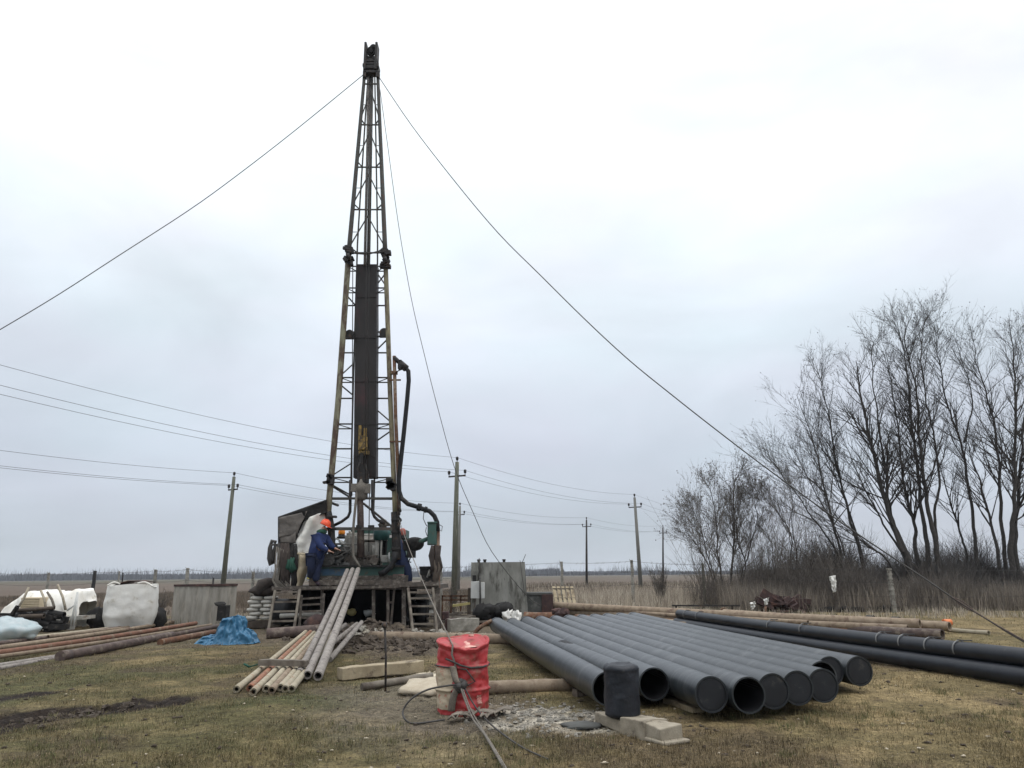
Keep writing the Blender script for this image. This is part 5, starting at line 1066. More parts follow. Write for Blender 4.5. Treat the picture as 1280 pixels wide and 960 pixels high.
for i in range(16):
    A = P(random.uniform(552, 590), 768, 25.5+random.uniform(-.6, 2)); A.z = random.uniform(.05, .35); an = random.uniform(-.5, .5); rough_beam(mb, A-Vector((math.cos(an), math.sin(an), 0))*random.uniform(.2, .6), A+Vector((math.cos(an), math.sin(an), 0))*random.uniform(.2, .6)+Vector((0, 0, random.uniform(-.03, .15))), .15, .06, .005, 4)
tag(mb.build('scrap_timber', M['wood_grey'], base=P(570, 770, 25.8)), 'untidy heap of boards between the platform and the white box', 'boards')
A = P(566, 757, 27.0); B = P(588, 754, 27.0); mb = MB(); rough_beam(mb, A, B, .25, .08, .004, 6); tag(mb.build('yellow_plank', M['yellow_wood'], base=(A+B)/2), 'pale yellow plank on the board heap beside the white box', 'plank')
mb = MB()
for q in (745, 750): mb.beam(P(552, q, 29), P(588, q, 29), .06)
for q in (553, 564, 576, 587): A = P(q, 744, 29); mb.beam(A, (A.x, A.y, 0), .06)
tag(mb.build('low_railing', M['pipe_rust'], base=(P(570, 745, 29).x, 29, 0)), 'low rusty railing behind the board heap', 'railing')
# ================================================================== left side
a = P(218.5, 732, 27.4); b_ = P(297, 733, 27.4)
bin_ = thing('storage_bin', 'open rusty sheet bin behind the blue tarpaulin', 'bin', Vector(((a.x+b_.x)/2, 28.2, 0)))
xm = P(262, 733, 27.0).x; zt = a.z; C1 = P(218.5, 732, 27.9); C2 = P(262, 732, 27.0); C3 = P(296, 732, 28.4); C1.z = C2.z = C3.z = 0; C4 = C1+C3-C2
mb = MB()
for p, q in ((C1, C2), (C2, C3), (C3, C4), (C4, C1)):
    mb.grid(lambda u, v: p.lerp(q, u)+Vector((0, .015*math.sin(u*40), zt*v)), 40, 6, False)
mb.build('bin_wall', M['bin_sheet'], bin_, solid=.03)
mb = MB()
for p, q in ((C1, C2), (C2, C3), (C3, C4), (C4, C1)): mb.beam(p+Vector((0, 0, zt)), q+Vector((0, 0, zt)), .09, .07)
mb.beam(C3+Vector((-.2, -.1, zt)), C3+Vector((-.22, -.12, .4)), .07, .05); mb.build('bin_rim', M['scrap'], bin_)
mb = MB(); p = mbox(272, 757, 281, 776, 26.5, .4); mb.box(*p); mb.ball(P(276, 755, 26.7), .16, 9, 6, .4, (1.3, 1, .5)); tag(mb.build('small_crate', M['black_grime'], base=(p[0][0], p[0][1], 0), bevel=.02), 'small dark crate standing against the rusty bin', 'crate')
# big white bag
c = P(162, 775, 25.4); zb = P(162, 731, 25.4).z; wB = (P(192, 750, 25.4).x-P(133, 750, 25.4).x)/2
bag = thing('bulk_bag', 'big white bulk bag standing behind the pipe pile', 'bulk bag', Vector((c.x, 25.9, 0)))
mb = MB()
BC = P(162, 775, 26.0); BC.z = 0; bF = Vector((BC.x, BC.y, 0)).normalized(); bR = Vector((bF.y, -bF.x, 0)); wB = 28.5/F_PX*26.0*.98
def bagf(u, v):
    an = u*2*math.pi; z = v; sq = 1/max(abs(math.cos(an))**4+abs(math.sin(an))**4, 1e-6)**.25
    r_ = wB*(1-.13*max(0, .28-z)/.28-.02*z+.05*math.sin(z*math.pi)); p = Vector((math.cos(an)*sq*r_, math.sin(an)*sq*r_*.85, z*zb*(1+.02*math.sin(an*3)*(z > .9))))
    k = vfbm(p, 3.2, 4, 4)*.03; p.x += k; p.y += k
    if math.sin(an) < 0 and z < .35: p.y += .18*(1-z/.35)*max(0, 1-abs(math.cos(an))*1.6)
    return BC+bR*p.x+bF*p.y+Vector((0, 0, p.z))
mb.grid(bagf, 61, 22); mb.grid(lambda u, v: BC+bR*((u-.5)*2*wB*.9)+bF*((v-.5)*1.7*wB*.9)+Vector((0, 0, zb*.95+.06*vfbm((u*3, v*3, 1), 1.2))), 16, 12); mb.build('bag_body', M['bag_white'], bag)
mb = MB()
for (p, q) in (((134, 732), (150, 730)), ((172, 729), (191, 733))): mb = MB(); A, B = P(p[0], p[1], 25.2), P(q[0], q[1], 25.3); mb.tube(smooth([A, A.lerp(B, .5)+Vector((0, 0, .08)), B]), .03, 6); mb.build('lifting_loop', M['tarp_white'], bag)
mb = MB(); A = P(148, 733, 25.7); B = P(184, 727.5, 26.0); 
mb.grid(lambda u, v: A.lerp(B, u)+Vector((0, (v-.5)*.9, .10*math.sin(u*3.1)+.03*vfbm((u*3, v*3, 5), 2))), 12, 8); tag(mb.build('rusty_sheet', M['scrap'], base=A, solid=.02), 'rust brown sheet lying on top of the big white bag', 'sheet metal')
for i, (px, py, r_, lb) in enumerate(((124, 770, .34, 'black lump of scrap left of the big white bag'), (196, 768, .3, 'black lump of scrap right of the big white bag'))):
    mb = MB(); p = P(px, py, 26.4); p.z = .3; mb.ball(p, r_, 14, 10, .35, (1, 1, 1.1), i*5); tag(mb.build('scrap_lump', M['black_grime'], base=(p.x, p.y, 0)), lb, 'scrap', 'black scrap beside the white bag')
# white tarpaulin heap
mb = MB()
def heap(u, v):
    px = 20+90*u; top = [(0, 757), (.1, 752), (.2, 742), (.33, 738), (.5, 740), (.6, 739), (.8, 742), (.87, 737), (.96, 739), (1, 752)]
    for (t0, y0), (t1, y1) in zip(top[:-1], top[1:]):
        if t0 <= u <= t1: ty = y0+(y1-y0)*(u-t0)/(t1-t0)
    Yc = 26.4; zt_ = P(px, ty, Yc).z; s_ = math.sin(min(1, v*1.7)*math.pi/2) if v < .6 else 1-.0
    ang = v*math.pi; p = Vector((P(px, 760, Yc).x, Yc-1.0*math.cos(ang)*(.6+.4*math.sin(math.pi*u)), zt_*min(1, 1.35*math.sin(ang))**.8))
    k = vfbm(p, 1.8, 4, 14)*.13; return p+Vector((k, k, k*.5*(v > .1)))
mb.grid(heap, 70, 34); tag(mb.build('white_tarpaulin', M['tarp_white'], base=P(62, 775, 26.4)), 'crumpled white tarpaulin draped over the heap left of the bulk bag', 'tarpaulin')
mb = MB(); A = P(60, 772, 25.6); A.z = .15; rough_beam(mb, P(25, 776, 25.6)+Vector((0, 0, 0)), P(116, 771, 25.6), .3, .12, .01); tag(mb.build('white_board', M['sack'], base=A), 'long pale board under the front edge of the white tarpaulin', 'board')
p = mbox(27, 747, 48, 762, 25.2, .5); mb = MB(); mb.box(*p)
for i in range(5): mb.box((p[0][0], 25.19, p[0][2]-p[1][2]/2+p[1][2]*(i+.5)/5), (p[1][0]*1.0, .03, p[1][2]/7))
tag(mb.build('cream_crate', M['tarp_beige'], base=p[0], bevel=.01), 'cream slatted crate in front of the white tarpaulin', 'crate')
lb_ = ['pole leaning left over the white tarpaulin', 'middle pale pole in front of the white tarpaulin', 'bent pole right of the middle one on the tarpaulin', 'tall pole leaning left against the white tarpaulin']
for i, (a, b2) in enumerate((((36, 734), (19, 765)), ((51, 738), (57, 760)), ((59, 740), (68, 759)), ((72, 731), (82, 762)))):
    A, B = P(*a, 25.1), P(*b2, 24.9); mb = MB(); mb.tube([A, A.lerp(B, .5)+Vector((.04, 0, 0)), B], .038, 7, wob=.2); tag(mb.build('wooden_pole', M['wood_block' if i != 2 else 'wood_grey'], base=B), 'pale ' + lb_[i] if i != 1 else lb_[i], 'pole', 'poles leaning on the white tarpaulin')
mb = MB()
for pts in ([(97, 740), (93, 760), (88, 783)], [(97, 742), (95, 765), (92, 783)], [(95, 755), (84, 763)]): mb.tube(pl(pts, 24.6), .03, 6)
tag(mb.build('white_trestle', M['box_white'], base=P(91, 783, 24.6)), 'thin white two legged trestle before the right end of the tarpaulin', 'trestle')
random.seed(41)
pts_ = [((0, 790), (22, 758), .11), ((4, 795), (25, 764), .09), ((23, 763), (68, 760), .1), ((24, 771), (55, 770), .12), ((55, 777), (80, 778), .09), ((62, 766), (80, 769), .17), ((28, 782), (70, 786), .08), ((14, 772), (40, 784), .08), ((0, 772), (30, 775), .12), ((40, 776), (62, 781), .14)]
for i, (a, b2, r_) in enumerate(pts_):
    A, B = P(*a, 24.3+random.uniform(-.3, .4)), P(*b2, 24.3+random.uniform(-.3, .4)); mb = MB(); mb.hollow(A, B, r_*.6, r_*.42, 12, 3)
    tag(mb.build('scrap_pipe', M['black_grime' if i not in (2, 3) else 'wood_dark'], base=(A+B)/2), 'short dark pipe in the scrap heap before the white tarpaulin', 'pipe', 'dark scrap pipes before the white tarpaulin')
mb = MB()
for i in range(60): mb.box(P(random.uniform(5, 82), random.uniform(767, 787), 24.7+random.uniform(-.3, .3)), (random.uniform(.1, .8), random.uniform(.05, .3), random.uniform(.04, .2)), Matrix.Rotation(random.uniform(-.4, .4), 3, 'Y'))
tag(mb.build('scrap_heap', M['black_grime'], base=P(50, 786, 24.7)), 'heap of black machine scrap before the white tarpaulin', 'scrap')
# transparent film bundle
c = P(12, 797, 20.6); mb = MB(); mb.ball((c.x, 20.6, .3), 1.0, 30, 16, .28, (.68, .5, .33), 23); tag(mb.build('film_bundle', M['plastic_film'], base=(c.x, 20.6, 0)), 'bundle of clear plastic film on the ends of the pipe pile', 'plastic film')
mb = MB(); mb.ball((c.x+.1, 20.65, .27), .6, 16, 10, .3, (.7, .55, .3), 2); tag(mb.build('teal_cloth', M['teal_paint'], base=(c.x, 20.6, 0)), 'teal cloth wrapped inside the clear film bundle', 'cloth')
# pile of long pipes
pp = [None, ((-60, 845), (150, 806), .042, 'pipe_dust', .045), ((-40, 838), (262, 787), .045, 'pipe_dust', .05), ((-60, 824), (245, 779), .062, 'pipe_rust', .17), ((-60, 829), (264, 781), .045, 'pipe_tan', .12), ((-40, 815), (232, 775), .06, 'pipe_tan', .1), ((-40, 809), (220, 774), .055, 'pipe_brown', .09), ((60, 796), (245, 772), .05, 'pipe_tan', .09), ((40, 797), (180, 779), .06, 'pipe_cream', .07)]
lbp = ['thick brown pipe', 'thin dusty grey pipe, lowest on the near side', 'dusty grey pipe beside the thick brown one', 'rust orange pipe on top of the pile', 'tan pipe just below the orange one', 'tan pipe behind the orange one', 'brown pipe running in front of the big white bag', 'thin tan pipe ending nearest the rusty bin', 'thin cream pipe at the back of the pile']
mb = MB(); A = G(76, 818, .14); B = G(215, 792, .14); A.z = B.z = .10; mb.tube([A.lerp(B, i/12) for i in range(13)], .098, 18, wob=.03); mb.tube([A-(B-A).normalized()*.02, A+(B-A).normalized()*.3], .108, 18); mb.tube([B, B+(B-A).normalized()*4.5], .065, 14)
tag(mb.build('long_pipe', M['pipe_brown'], base=A), 'thickest grey brown pipe on the grass along the front of the pile', 'pipe', 'long pipes in the pile')
for i, (a, b2, r_, m_, z) in enumerate(pp[1:], 1):
    A = G(a[0], a[1], z); B = G(b2[0], b2[1], z); mb = MB(); d_ = (B-A); mb.hollow(A, B, r_, r_*.75, 14, 8, (0, 0, -.03))
    tag(mb.build('long_pipe', M['pipe_rustor' if i == 3 else m_], base=A), lbp[i]+(' in the pile behind the rut' if i in (2, 4, 5) else ''), 'pipe', 'long pipes in the pile')
A = G(240, 800, .08); B = G(268, 790, .08); mb = MB(); mb.tube([G(200, 803, .08), B], .08, 12); tag(mb.build('long_pipe', M['pipe_rust'], base=A), 'rusty pipe end poking out beside the blue tarpaulin', 'pipe', 'long pipes in the pile')
# blue tarpaulin
c = G(276.5, 806); c.y += .35; mb = MB(); c0 = Vector((c.x, c.y, 0)); Yb = c.y
def btarp(u, v):
    an = u*2*math.pi; r_ = v
    px_ = math.cos(an)*(.80*r_); py_ = math.sin(an)*(.55*r_)
    wx_ = .07*vfbm((px_, py_, 2), 4, 3, 5); dz1 = (.60+.12*px_)*math.exp(-((px_+wx_-.10)/.30)**8-((py_+wx_)/.34)**6); dz2 = .36*math.exp(-((px_+wx_-.52)/.21)**4-((py_+.05+wx_)/.40)**4); dz3 = .19*math.exp(-((px_+.48)/.3)**4-(py_/.36)**4)
    z = max(dz1, dz2, dz3); q = Vector((px_, py_, z)); rd = abs(vfbm(q, 3.6, 3, 17))*.20+vfbm(q, 8, 3, 7)*.07
    fold = .05*math.sin(an*9+3*vfbm((math.cos(an)*2, math.sin(an)*2, 1), 1))*(.3+.7*v)
    ed_ = 1-v**5; q.z = max(.012, (z+rd*.3*(z > .02)+.05*abs(vfbm(q, 5, 3, 3)))*ed_); cr_ = .028*math.sin(an*17+2.5*vfbm((math.cos(an), math.sin(an), v), 2))*min(1, z*3); q.x += (fold+cr_)*math.cos(an)+rd*.3; q.y += (fold+cr_)*math.sin(an)-rd*.45
    return c0+q
mb.grid(btarp, 220, 60); tag(mb.build('blue_tarpaulin', M['tarp_blue'], base=c0), 'crumpled blue tarpaulin thrown over a hump on the grass', 'tarpaulin')
# ================================================================== fence
FY = 35.0
posts = [(-2, 36, 'post_concrete', 715, .08), (61.5, 36, 'post_concrete', 716, .10), (119, 35, 'post_black', 713.5, .13), (149.5, 38, 'post_concrete', 714, .07), (154, 46, 'post_black', 716, .07), (195, 36, 'post_concrete', 712, .13), (235, 36, 'post_concrete', 710, .14), (267, 40, 'post_black', 722, .08), (317, 36, 'post_concrete', 714.5, .13), (551, 30.5, 'post_concrete', 707, .15), (702, 36, 'post_concrete', 702, .14), (789.5, 36, 'post_concrete', 700, .14), (878, 36, 'pole_wood', 704, .11), (1111, 31.1, 'post_concrete', 711, .15)]
plb = ['pale fence post at the outer left end of the fence', 'pale fence post behind the white tarpaulin', 'thick black fence post between tarpaulin and bulk bag', 'slim grey post behind the big bag, left of its pair', 'slim dark post behind the big bag, right of its pair', 'grey fence post right of the big white bag', 'tall fence post behind the rusty bin’s left half', 'short dark post behind the rusty bin', 'pale fence post between the bin and the platform', 'pale concrete post between the platform and the concrete tank', 'whitish fence post behind the pallet', 'grey fence post in the dead weeds, left of the bush', 'grey green fence post at the foot of the small bare tree', 'ribbed pale concrete post before the big bare trees']
FP = []
for i, (px, Y_, m_, ty, w) in enumerate(posts):
    tp = P(px, ty, Y_); mb = MB(); bx = P(px, 745, Y_).x
    n_ = 10; vs = [Vector((tp.x, Y_, tp.z*k/n_)) for k in range(n_+1)]
    for k in range(n_): mb.box((vs[k].x+.006*math.sin(k*2), Y_, (vs[k].z+vs[k+1].z)/2), (w*(1-.02*k), w, tp.z/n_+.004))
    if i == 13:
        for k in range(8): mb.box((tp.x, Y_, .3+k*.2), (w*1.12, w*1.12, .06))
    mb.tube([tp-Vector((w*.4, 0, .08)), tp+Vector((-w*.8, -.02, .05))], .012, 4)
    tag(mb.build('fence_post', M[m_], base=(tp.x, Y_, 0), bevel=.008), plb[i], 'fence post', 'posts of the wire fence'); FP.append(tp)
for j, (hz_, lb) in enumerate(((-.06, 'top strand of the wire fence along the field'), (-.55, 'second strand of the wire fence along the field'), (-1.1, 'low strand of the wire fence along the field'))):
    mb = MB(); seq = [FP[i] for i in (0, 1, 2, 5, 6, 8, 10, 11, 12, 13)]; seq = [seq[0]+Vector((-8, 0, 0))]+seq+[Vector((24, 32, seq[-1].z))]
    for a, b_ in zip(seq[:-1], seq[1:]):
        pts = sag(a+Vector((0, -.08, hz_)), b_+Vector((0, -.08, hz_)), .05, 10); mb.tube(pts, .007, 3, False)
        if j == 0:
            for k in range(int((b_-a).length/.28)): q = a.lerp(b_, random.random())+Vector((0, -.08, hz_-.04)); mb.tube([q-Vector((.05, 0, .05)), q+Vector((.04, 0, .05))], .005, 3, False)
    tag(mb.build('fence_wire', M['cable_dark'], base=(0, FY, 0)), lb, 'wire', 'wires of the fence')
# ================================================================== power poles and lines
def power_pole(px_top, py_top, Y, px_b, m_, label, line, r=.13, arm=.55):
    T = P(px_top, py_top, Y); B = P(px_b, 735, Y); lean = (P(px_b, 716, Y).x-T.x)
    bx = T.x+lean*1.12; t = thing('power_pole', label, 'power pole', (bx, Y, 0), 'power poles across the field')
    top = T-Vector((0, 0, .28)); mb = MB(); mb.tube([Vector((bx, Y, -.1)), Vector((bx, Y, 0)).lerp(top, .5), top], [r*1.2, r, r*.72], 10); mb.build('shaft', M[m_], t)
    mb = MB(); ax = Vector((1, -.55, 0)).normalized(); ca = top-Vector((0, 0, .9)); mb.beam(ca-ax*arm, ca+ax*arm, .09, .09); mb.build('crossarm', M['steel_dark'], t)
    tips = []
    for q in (T-Vector((0, 0, .15)), ca-ax*arm*.97+Vector((0, 0, .17)), ca+ax*arm*.97+Vector((0, 0, .17))):
        mb = MB(); mb.tube([q-Vector((0, 0, .2)), q], .025, 6); mb.lathe([(.05, 0), (.09, .03), (.07, .1), (.10, .12), (.08, .22), (.03, .25)], q-Vector((0, 0, .03)), 12); mb.build('insulator', M['insulator'], t); tips.append(q+Vector((0, 0, .15)))
    return tips
L1 = [power_pole(571.5, 572, 46.7, 568, 'pole_wood', 'tall greenish power pole right behind the platform’s side post', 1, .17, .62), power_pole(793, 618, 69.5, 800, 'pole_pale', 'leaning pale power pole beyond the dead weeds', 1, .16, .62)]
L2 = [power_pole(293, 591, 52, 280, 'pole_wood', 'leaning green power pole behind the rusty bin', 2, .15, .45), power_pole(575, 629, 77, 573, 'pole_pale', 'pale power pole half hidden by the tall greenish one', 2, .15, .55), power_pole(733, 647, 100, 733, 'steel_dark', 'slim dark power pole right of the pallet', 2, .14, .62), power_pole(828.5, 657, 123, 828.5, 'steel_dark', 'farthest slim power pole beside the small bare tree', 2, .14, .62)]
def ext(a, b, k=1.0): return [q+(q-p)*k for p, q in zip(a, b)]
L1 = [ext(L1[1], L1[0], 3), ext(L1[1], L1[0], 2), ext(L1[1], L1[0])]+L1+[ext(L1[0], L1[1]), ext(L1[0], L1[1], 2)]; L2 = [ext(L2[1], L2[0], 2), ext(L2[1], L2[0])]+L2+[ext(L2[2], L2[3]), ext(L2[2], L2[3], 3)]
for ln, nm_, sg in ((L1, 'near', .9), (L2, 'far', .8)):
    for k, w_ in enumerate(('top', 'outer left', 'outer right')):
        mb = MB()
        for a, b_ in zip(ln[:-1], ln[1:]): mb.tube(sag(a[k], b_[k], sg*.6, 20), .008 if nm_ == 'near' else .010, 4, False)
        tag(mb.build('power_line', M['cable_dark'], base=ln[1][k]), '%s conductor of the %s row of power poles' % (w_, 'nearer, taller' if nm_ == 'near' else 'farther'), 'power line', 'conductors of the %s row' % nm_)
# ================================================================== guy wires
def guy(name, pts, r, label, cat='guy wire', m_='cable_dark'):
    mb = MB(); mb.tube(pts, r, 6, False); tag(mb.build(name, M[m_], base=pts[-1]), label, cat, 'guy wires of the mast')
def wire_through(A, B, px):
    """a slack wire hanging in the vertical plane of its two ends"""
    A, B = Vector(A), Vector(B); e = B-A; o_ = []
    for a_, b_ in px:
        d = ray(a_, b_); det = d.x*(-e.y)+e.x*d.y; t_ = (A.x*(-e.y)+e.x*A.y)/det; o_.append(Vector((d.x*t_, d.y*t_, CAM_H+d.z*t_)))
    return o_
g0 = P(473.5, 96, YF); gA = G(1330, 826, .25)
RW = smooth(wire_through(g0, gA, [(473.5, 96), (514, 156), (568, 226), (622.5, 291), (677, 345.5), (731, 399), (785, 449), (839, 493), (893, 535.5), (958, 585), (1057, 657), (1157, 724), (1198, 752), (1240, 778), (1269, 796), (1330, 829)]), 4)
guy('guy_wire', RW, .014, 'steel guy wire from the mast top past the bare trees')
A = P(1200, 762, 17.4); d_ = (gA-A).normalized(); mb = MB()
k0 = RW[47]; k1 = RW[52]; k2 = RW[60]; dk = (k1-k0).normalized()
mb.tube([k0, k1, k2], .013, 8); 
lp = [k0+dk*.0, k0+dk*.2+Vector((0, 0, .045)), k0+dk*.4, k0+dk*.2-Vector((0, 0, .045)), k0]; mb.tube(smooth(lp), .009, 6)
tag(mb.build('turnbuckle', M['pipe_brown'], base=k1), 'rusty shackle and rod at the lower end of the right guy wire', 'turnbuckle')
a = P(454, 93, YF); far_ = Vector((-30, 18, 0)); LW = smooth(wire_through(a, far_, [(453.5, 94), (367, 164.5), (294, 221), (235, 263.5), (147, 320.4), (73.4, 368), (0, 412), (-100, 470), (-200, 522)]), 4); guy('guy_wire', LW+[far_], .014, 'steel guy wire leaving the mast top to the left')
a = P(476, 110, YF+.3); b_ = P(663, 750, 31); b_.z = 0.05; MW = smooth(wire_through(a, P(676, 757, 26.9), [(475, 112), (484, 177.5), (498, 280), (514, 372.5), (530.4, 443), (546.7, 508), (568, 584), (592, 642), (615, 690), (657, 743), (676, 757)]), 4); guy('guy_wire', MW, .012, 'thin guy wire coming down over the concrete tank')
a = P(499, 650, YF-.2); b_ = dsurf(252, .92, .02); guy('guy_rope', sag(a, b_, .12, 24), .009, 'grey rope from the mast foot down to the red drum', 'rope', 'rope_grey')
# ================================================================== scrap by the trees, plastic scraps
random.seed(51); mb = MB()
for i in range(26):
    p = P(random.uniform(955, 1000), 766, 31.5+random.uniform(-.4, .6)); p.z = random.uniform(.1, .55); mb.box(p, (random.uniform(.3, .9), random.uniform(.2, .5), random.uniform(.05, .3)), Matrix.Rotation(random.uniform(-.6, .6), 3, 'Y') @ Matrix.Rotation(random.uniform(-.6, .6), 3, 'Z'))
mb.box(P(964, 748, 31.3), (.9, .1, .35), Matrix.Rotation(.6, 3, 'Y')); tag(mb.build('scrap_metal', M['scrap'], base=(P(975, 766, 31.5).x, 31.5, 0)), 'heap of rusty dark red scrap metal at the edge of the brush', 'scrap metal')
mb = MB(); p0 = P(1015, 765, 32); p1 = P(1108, 761, 32)
for i in range(14): q = p0.lerp(p1, i/13); mb.ball((q.x, 32, .08), random.uniform(.15, .35), 9, 6, .6, (1.6, .8, .5), i)
tag(mb.build('black_netting', M['tarp_black'], base=p0), 'low strip of black netting at the foot of the trees', 'netting')
for i, (px, py, Y_, s_, lb) in enumerate(((1042, 730, 31.6, .25, 'white torn plastic bag caught in the dark thicket'), (958, 752, 30.5, .2, 'white plastic scrap on the rusty scrap heap'), (941, 757, 30.5, .22, 'white plastic scrap beside the rusty scrap heap'))):
    p = P(px, py, Y_); mb = MB()
    mb.grid(lambda u, v: p+Vector(((u-.5)*s_*1.1*(1-.45*v)+.18*s_*vfbm((u*2, v*2, i), 2), .5*s_*vfbm((u*3, v*3, 4+i), 1), (.5-v)*s_*(2.6 if i == 0 else 1.2)+.3*s_*(u-.5)*(1 if i else .6))), 10, 14); tag(mb.build('plastic_scrap', M['bag_white'], base=p, solid=.01), lb, 'plastic scrap')
mb = MB(); p = P(957, 770, 27.5); mb.tube(smooth(pl([(899, 766), (905, 760), (915, 769), (930, 773)], 27.0)), .03, 6); mb.tube(smooth(pl([(940, 772), (945, 765), (952, 770), (955, 776)], 26.0)), .03, 6); mb.tube(pl([(957, 775), (957, 758)], 26.5), .035, 6); tag(mb.build('bent_wire', M['pipe_rust'], base=p), 'bent rusty wires sticking up behind the black pipes', 'wire')
mb = MB(); mb.beam(P(840, 757, 30), P(925, 757, 30), .06); mb.beam(P(845, 757, 30), (P(845, 757, 30).x, 30, 0), .06); mb.beam(P(915, 757, 30), (P(915, 757, 30).x, 30, 0), .06); tag(mb.build('low_rail', M['steel_dark'], base=(P(880, 757, 30).x, 30, 0)), 'low dark rail in front of the dead weeds', 'rail')

# ================================================================== bare trees
def grow_tree(stems, twig_len, crown_lo, dens, seed, label, mtrunk='bark', mtwig='twig', spread=1.0, name='bare_tree', rt=1.0, buds=.35):
    """stems: list of (points px, Y, base radius); trunk mesh plus crown mesh of forked limbs and twigs"""
    rnd = random.Random(seed); trunk = MB(); crown = MB()
    b0 = P(*stems[0][0][0], stems[0][1]); base_ = Vector((b0.x, b0.y, 0))
    t = thing(name, label, 'tree', base_, 'bare trees along the fence')
    def rnd_dir(d, ang):
        ax = d.orthogonal().normalized(); ax = Matrix.Rotation(rnd.uniform(0, 2*math.pi), 3, d) @ ax
        return (Matrix.Rotation(ang, 3, ax) @ d).normalized()
    def branch(p, d, ln, r, lev):
        k = 4 if lev < 3 else 3; pts = [p]; q = p; dd = d
        for i in range(k):
            dd = (dd+Vector((rnd.gauss(0, .09), rnd.gauss(0, .09), rnd.gauss(0, .06)+.045))).normalized(); q = q+dd*ln/k; pts.append(q)
        crown.tube(pts, [r*(1-.72*i/k) for i in range(k+1)], 5 if lev == 1 else (4 if lev == 2 else 3), False)
        if lev >= 3:
            if rnd.random() < buds*.5: crown.ball(pts[-1], rnd.uniform(.012, .03), 4, 3, .3)
            return
        nb = {1: 7, 2: 4}[lev]*dens
        nb = int(nb)+(rnd.random() < nb % 1)
        for i in range(nb):
            f = rnd.uniform(.2, 1.0); j = min(k-1, int(f*k)); pt = pts[j].lerp(pts[j+1], f*k-j); dl = (pts[j+1]-pts[j]).normalized()
            branch(pt, rnd_dir(dl, rnd.uniform(.25, .75)), ln*rnd.uniform(.32, .6), max(r*(1-.6*f)*.6, .0048*rt), lev+1)
    for (pts, Y, r0) in stems:
        W_ = [P(a, b, Y) for a, b in pts]; W_[0].z = 0 if pts[0][1] > 700 else W_[0].z
        dy = rnd.uniform(-1, 1)*.8
        W_ = [p+Vector((0, dy*i/len(W_), 0)) for i, p in enumerate(W_)]
        S = smooth(W_, 7); S = [p+Vector((vfbm(p, .9, 3, seed), vfbm(p, .9, 3, seed+9), 0))*.10*min(1, i/4) for i, p in enumerate(S)]
        S = S[:max(8, int(len(S)*.94))]; m = len(S); r0 *= .62; trunk.tube(S, [r0*(1-.95*(i/(m-1))**.75)+.006 for i in range(m)], 8, False)
        L_ = sum((S[i+1]-S[i]).length for i in range(m-1)); nb = int(L_*3.4*dens)
        for i in range(nb):
            f = crown_lo+(1-crown_lo)*rnd.random()**.8; x_ = f*(m-1); j = min(m-2, int(x_)); pt = S[j].lerp(S[j+1], x_-j); dl = (S[j+1]-S[j]).normalized(); rr_ = r0*(1-.95*f**.75)+.006
            ln = twig_len*rnd.uniform(.5, 1.35)*(1.3-.75*f)
            branch(pt, rnd_dir(dl, rnd.uniform(.25, .85)*spread), ln, max(min(rr_*.55, .038), .009*rt), 1)
    trunk.build('trunk', M[mtrunk], t); crown.build('crown', M[mtwig], t)
    return t
TY_ = 35.5
grow_tree([([(1065, 728), (1052, 700), (1040, 655), (1022, 590), (1005, 530), (985, 478)], TY_, .15), ([(1066, 726), (1046, 690), (1010, 640), (975, 590), (948, 560)], TY_, .10), ([(1067, 727), (1058, 690), (1035, 640), (1008, 590), (985, 545)], TY_+1, .09)], 2.6, .32, .95, 1, 'leaning bare tree with the crown nearest the small tree')
grow_tree([([(1086, 728), (1076, 690), (1062, 640), (1050, 585), (1043, 530), (1030, 470), (1020, 452)], TY_+.7, .17), ([(1084, 720), (1070, 670), (1052, 620), (1030, 560), (1012, 500)], TY_+1.2, .10)], 2.4, .35, .9, 2, 'slim bare tree just left of the thick leaning trunk')
grow_tree([([(1145, 735), (1130, 694), (1112, 645), (1097, 600), (1082, 540), (1070, 480), (1062, 440)], TY_, .34), ([(1128, 690), (1112, 640), (1108, 590), (1098, 520), (1090, 450), (1095, 420)], TY_-.3, .16), ([(1140, 722), (1111, 702), (1085, 682), (1060, 662), (1045, 652)], TY_-.8, .11), ([(1132, 700), (1105, 655), (1080, 610), (1062, 570), (1052, 545)], TY_+.4, .10)], 2.7, .25, .95, 3, 'thick leaning bare tree with a low limb reaching over the thicket')
grow_tree([([(1152, 730), (1146, 690), (1140, 655), (1128, 610), (1120, 540), (1108, 470), (1095, 430)], TY_+.6, .20), ([(1163, 730), (1158, 680), (1150, 630), (1142, 560), (1135, 500), (1128, 440), (1118, 400)], TY_+.3, .22)], 2.5, .35, .95, 4, 'pair of upright bare stems behind the thick leaning tree')
grow_tree([([(1176, 730), (1171, 690), (1162, 640), (1155, 590), (1151, 535), (1144, 475), (1133, 420), (1148, 382)], TY_, .24), ([(1172, 720), (1168, 660), (1172, 600), (1165, 540), (1152, 480), (1150, 420), (1158, 385)], TY_+.9, .14)], 2.5, .35, .95, 5, 'tallest bare tree in the middle of the group')
grow_tree([([(1212, 730), (1208, 690), (1200, 654), (1186, 612), (1175, 570), (1168, 540)], TY_+1.5, .12), ([(1222, 728), (1219, 670), (1213, 600), (1205, 553), (1188, 500), (1181, 455), (1177, 422), (1174, 384)], TY_+.4, .15), ([(1205, 553), (1220, 500), (1208, 450), (1197, 405)], TY_+.4, .07)], 2.2, .35, .85, 6, 'slender bare tree forking high, right of the tallest one')
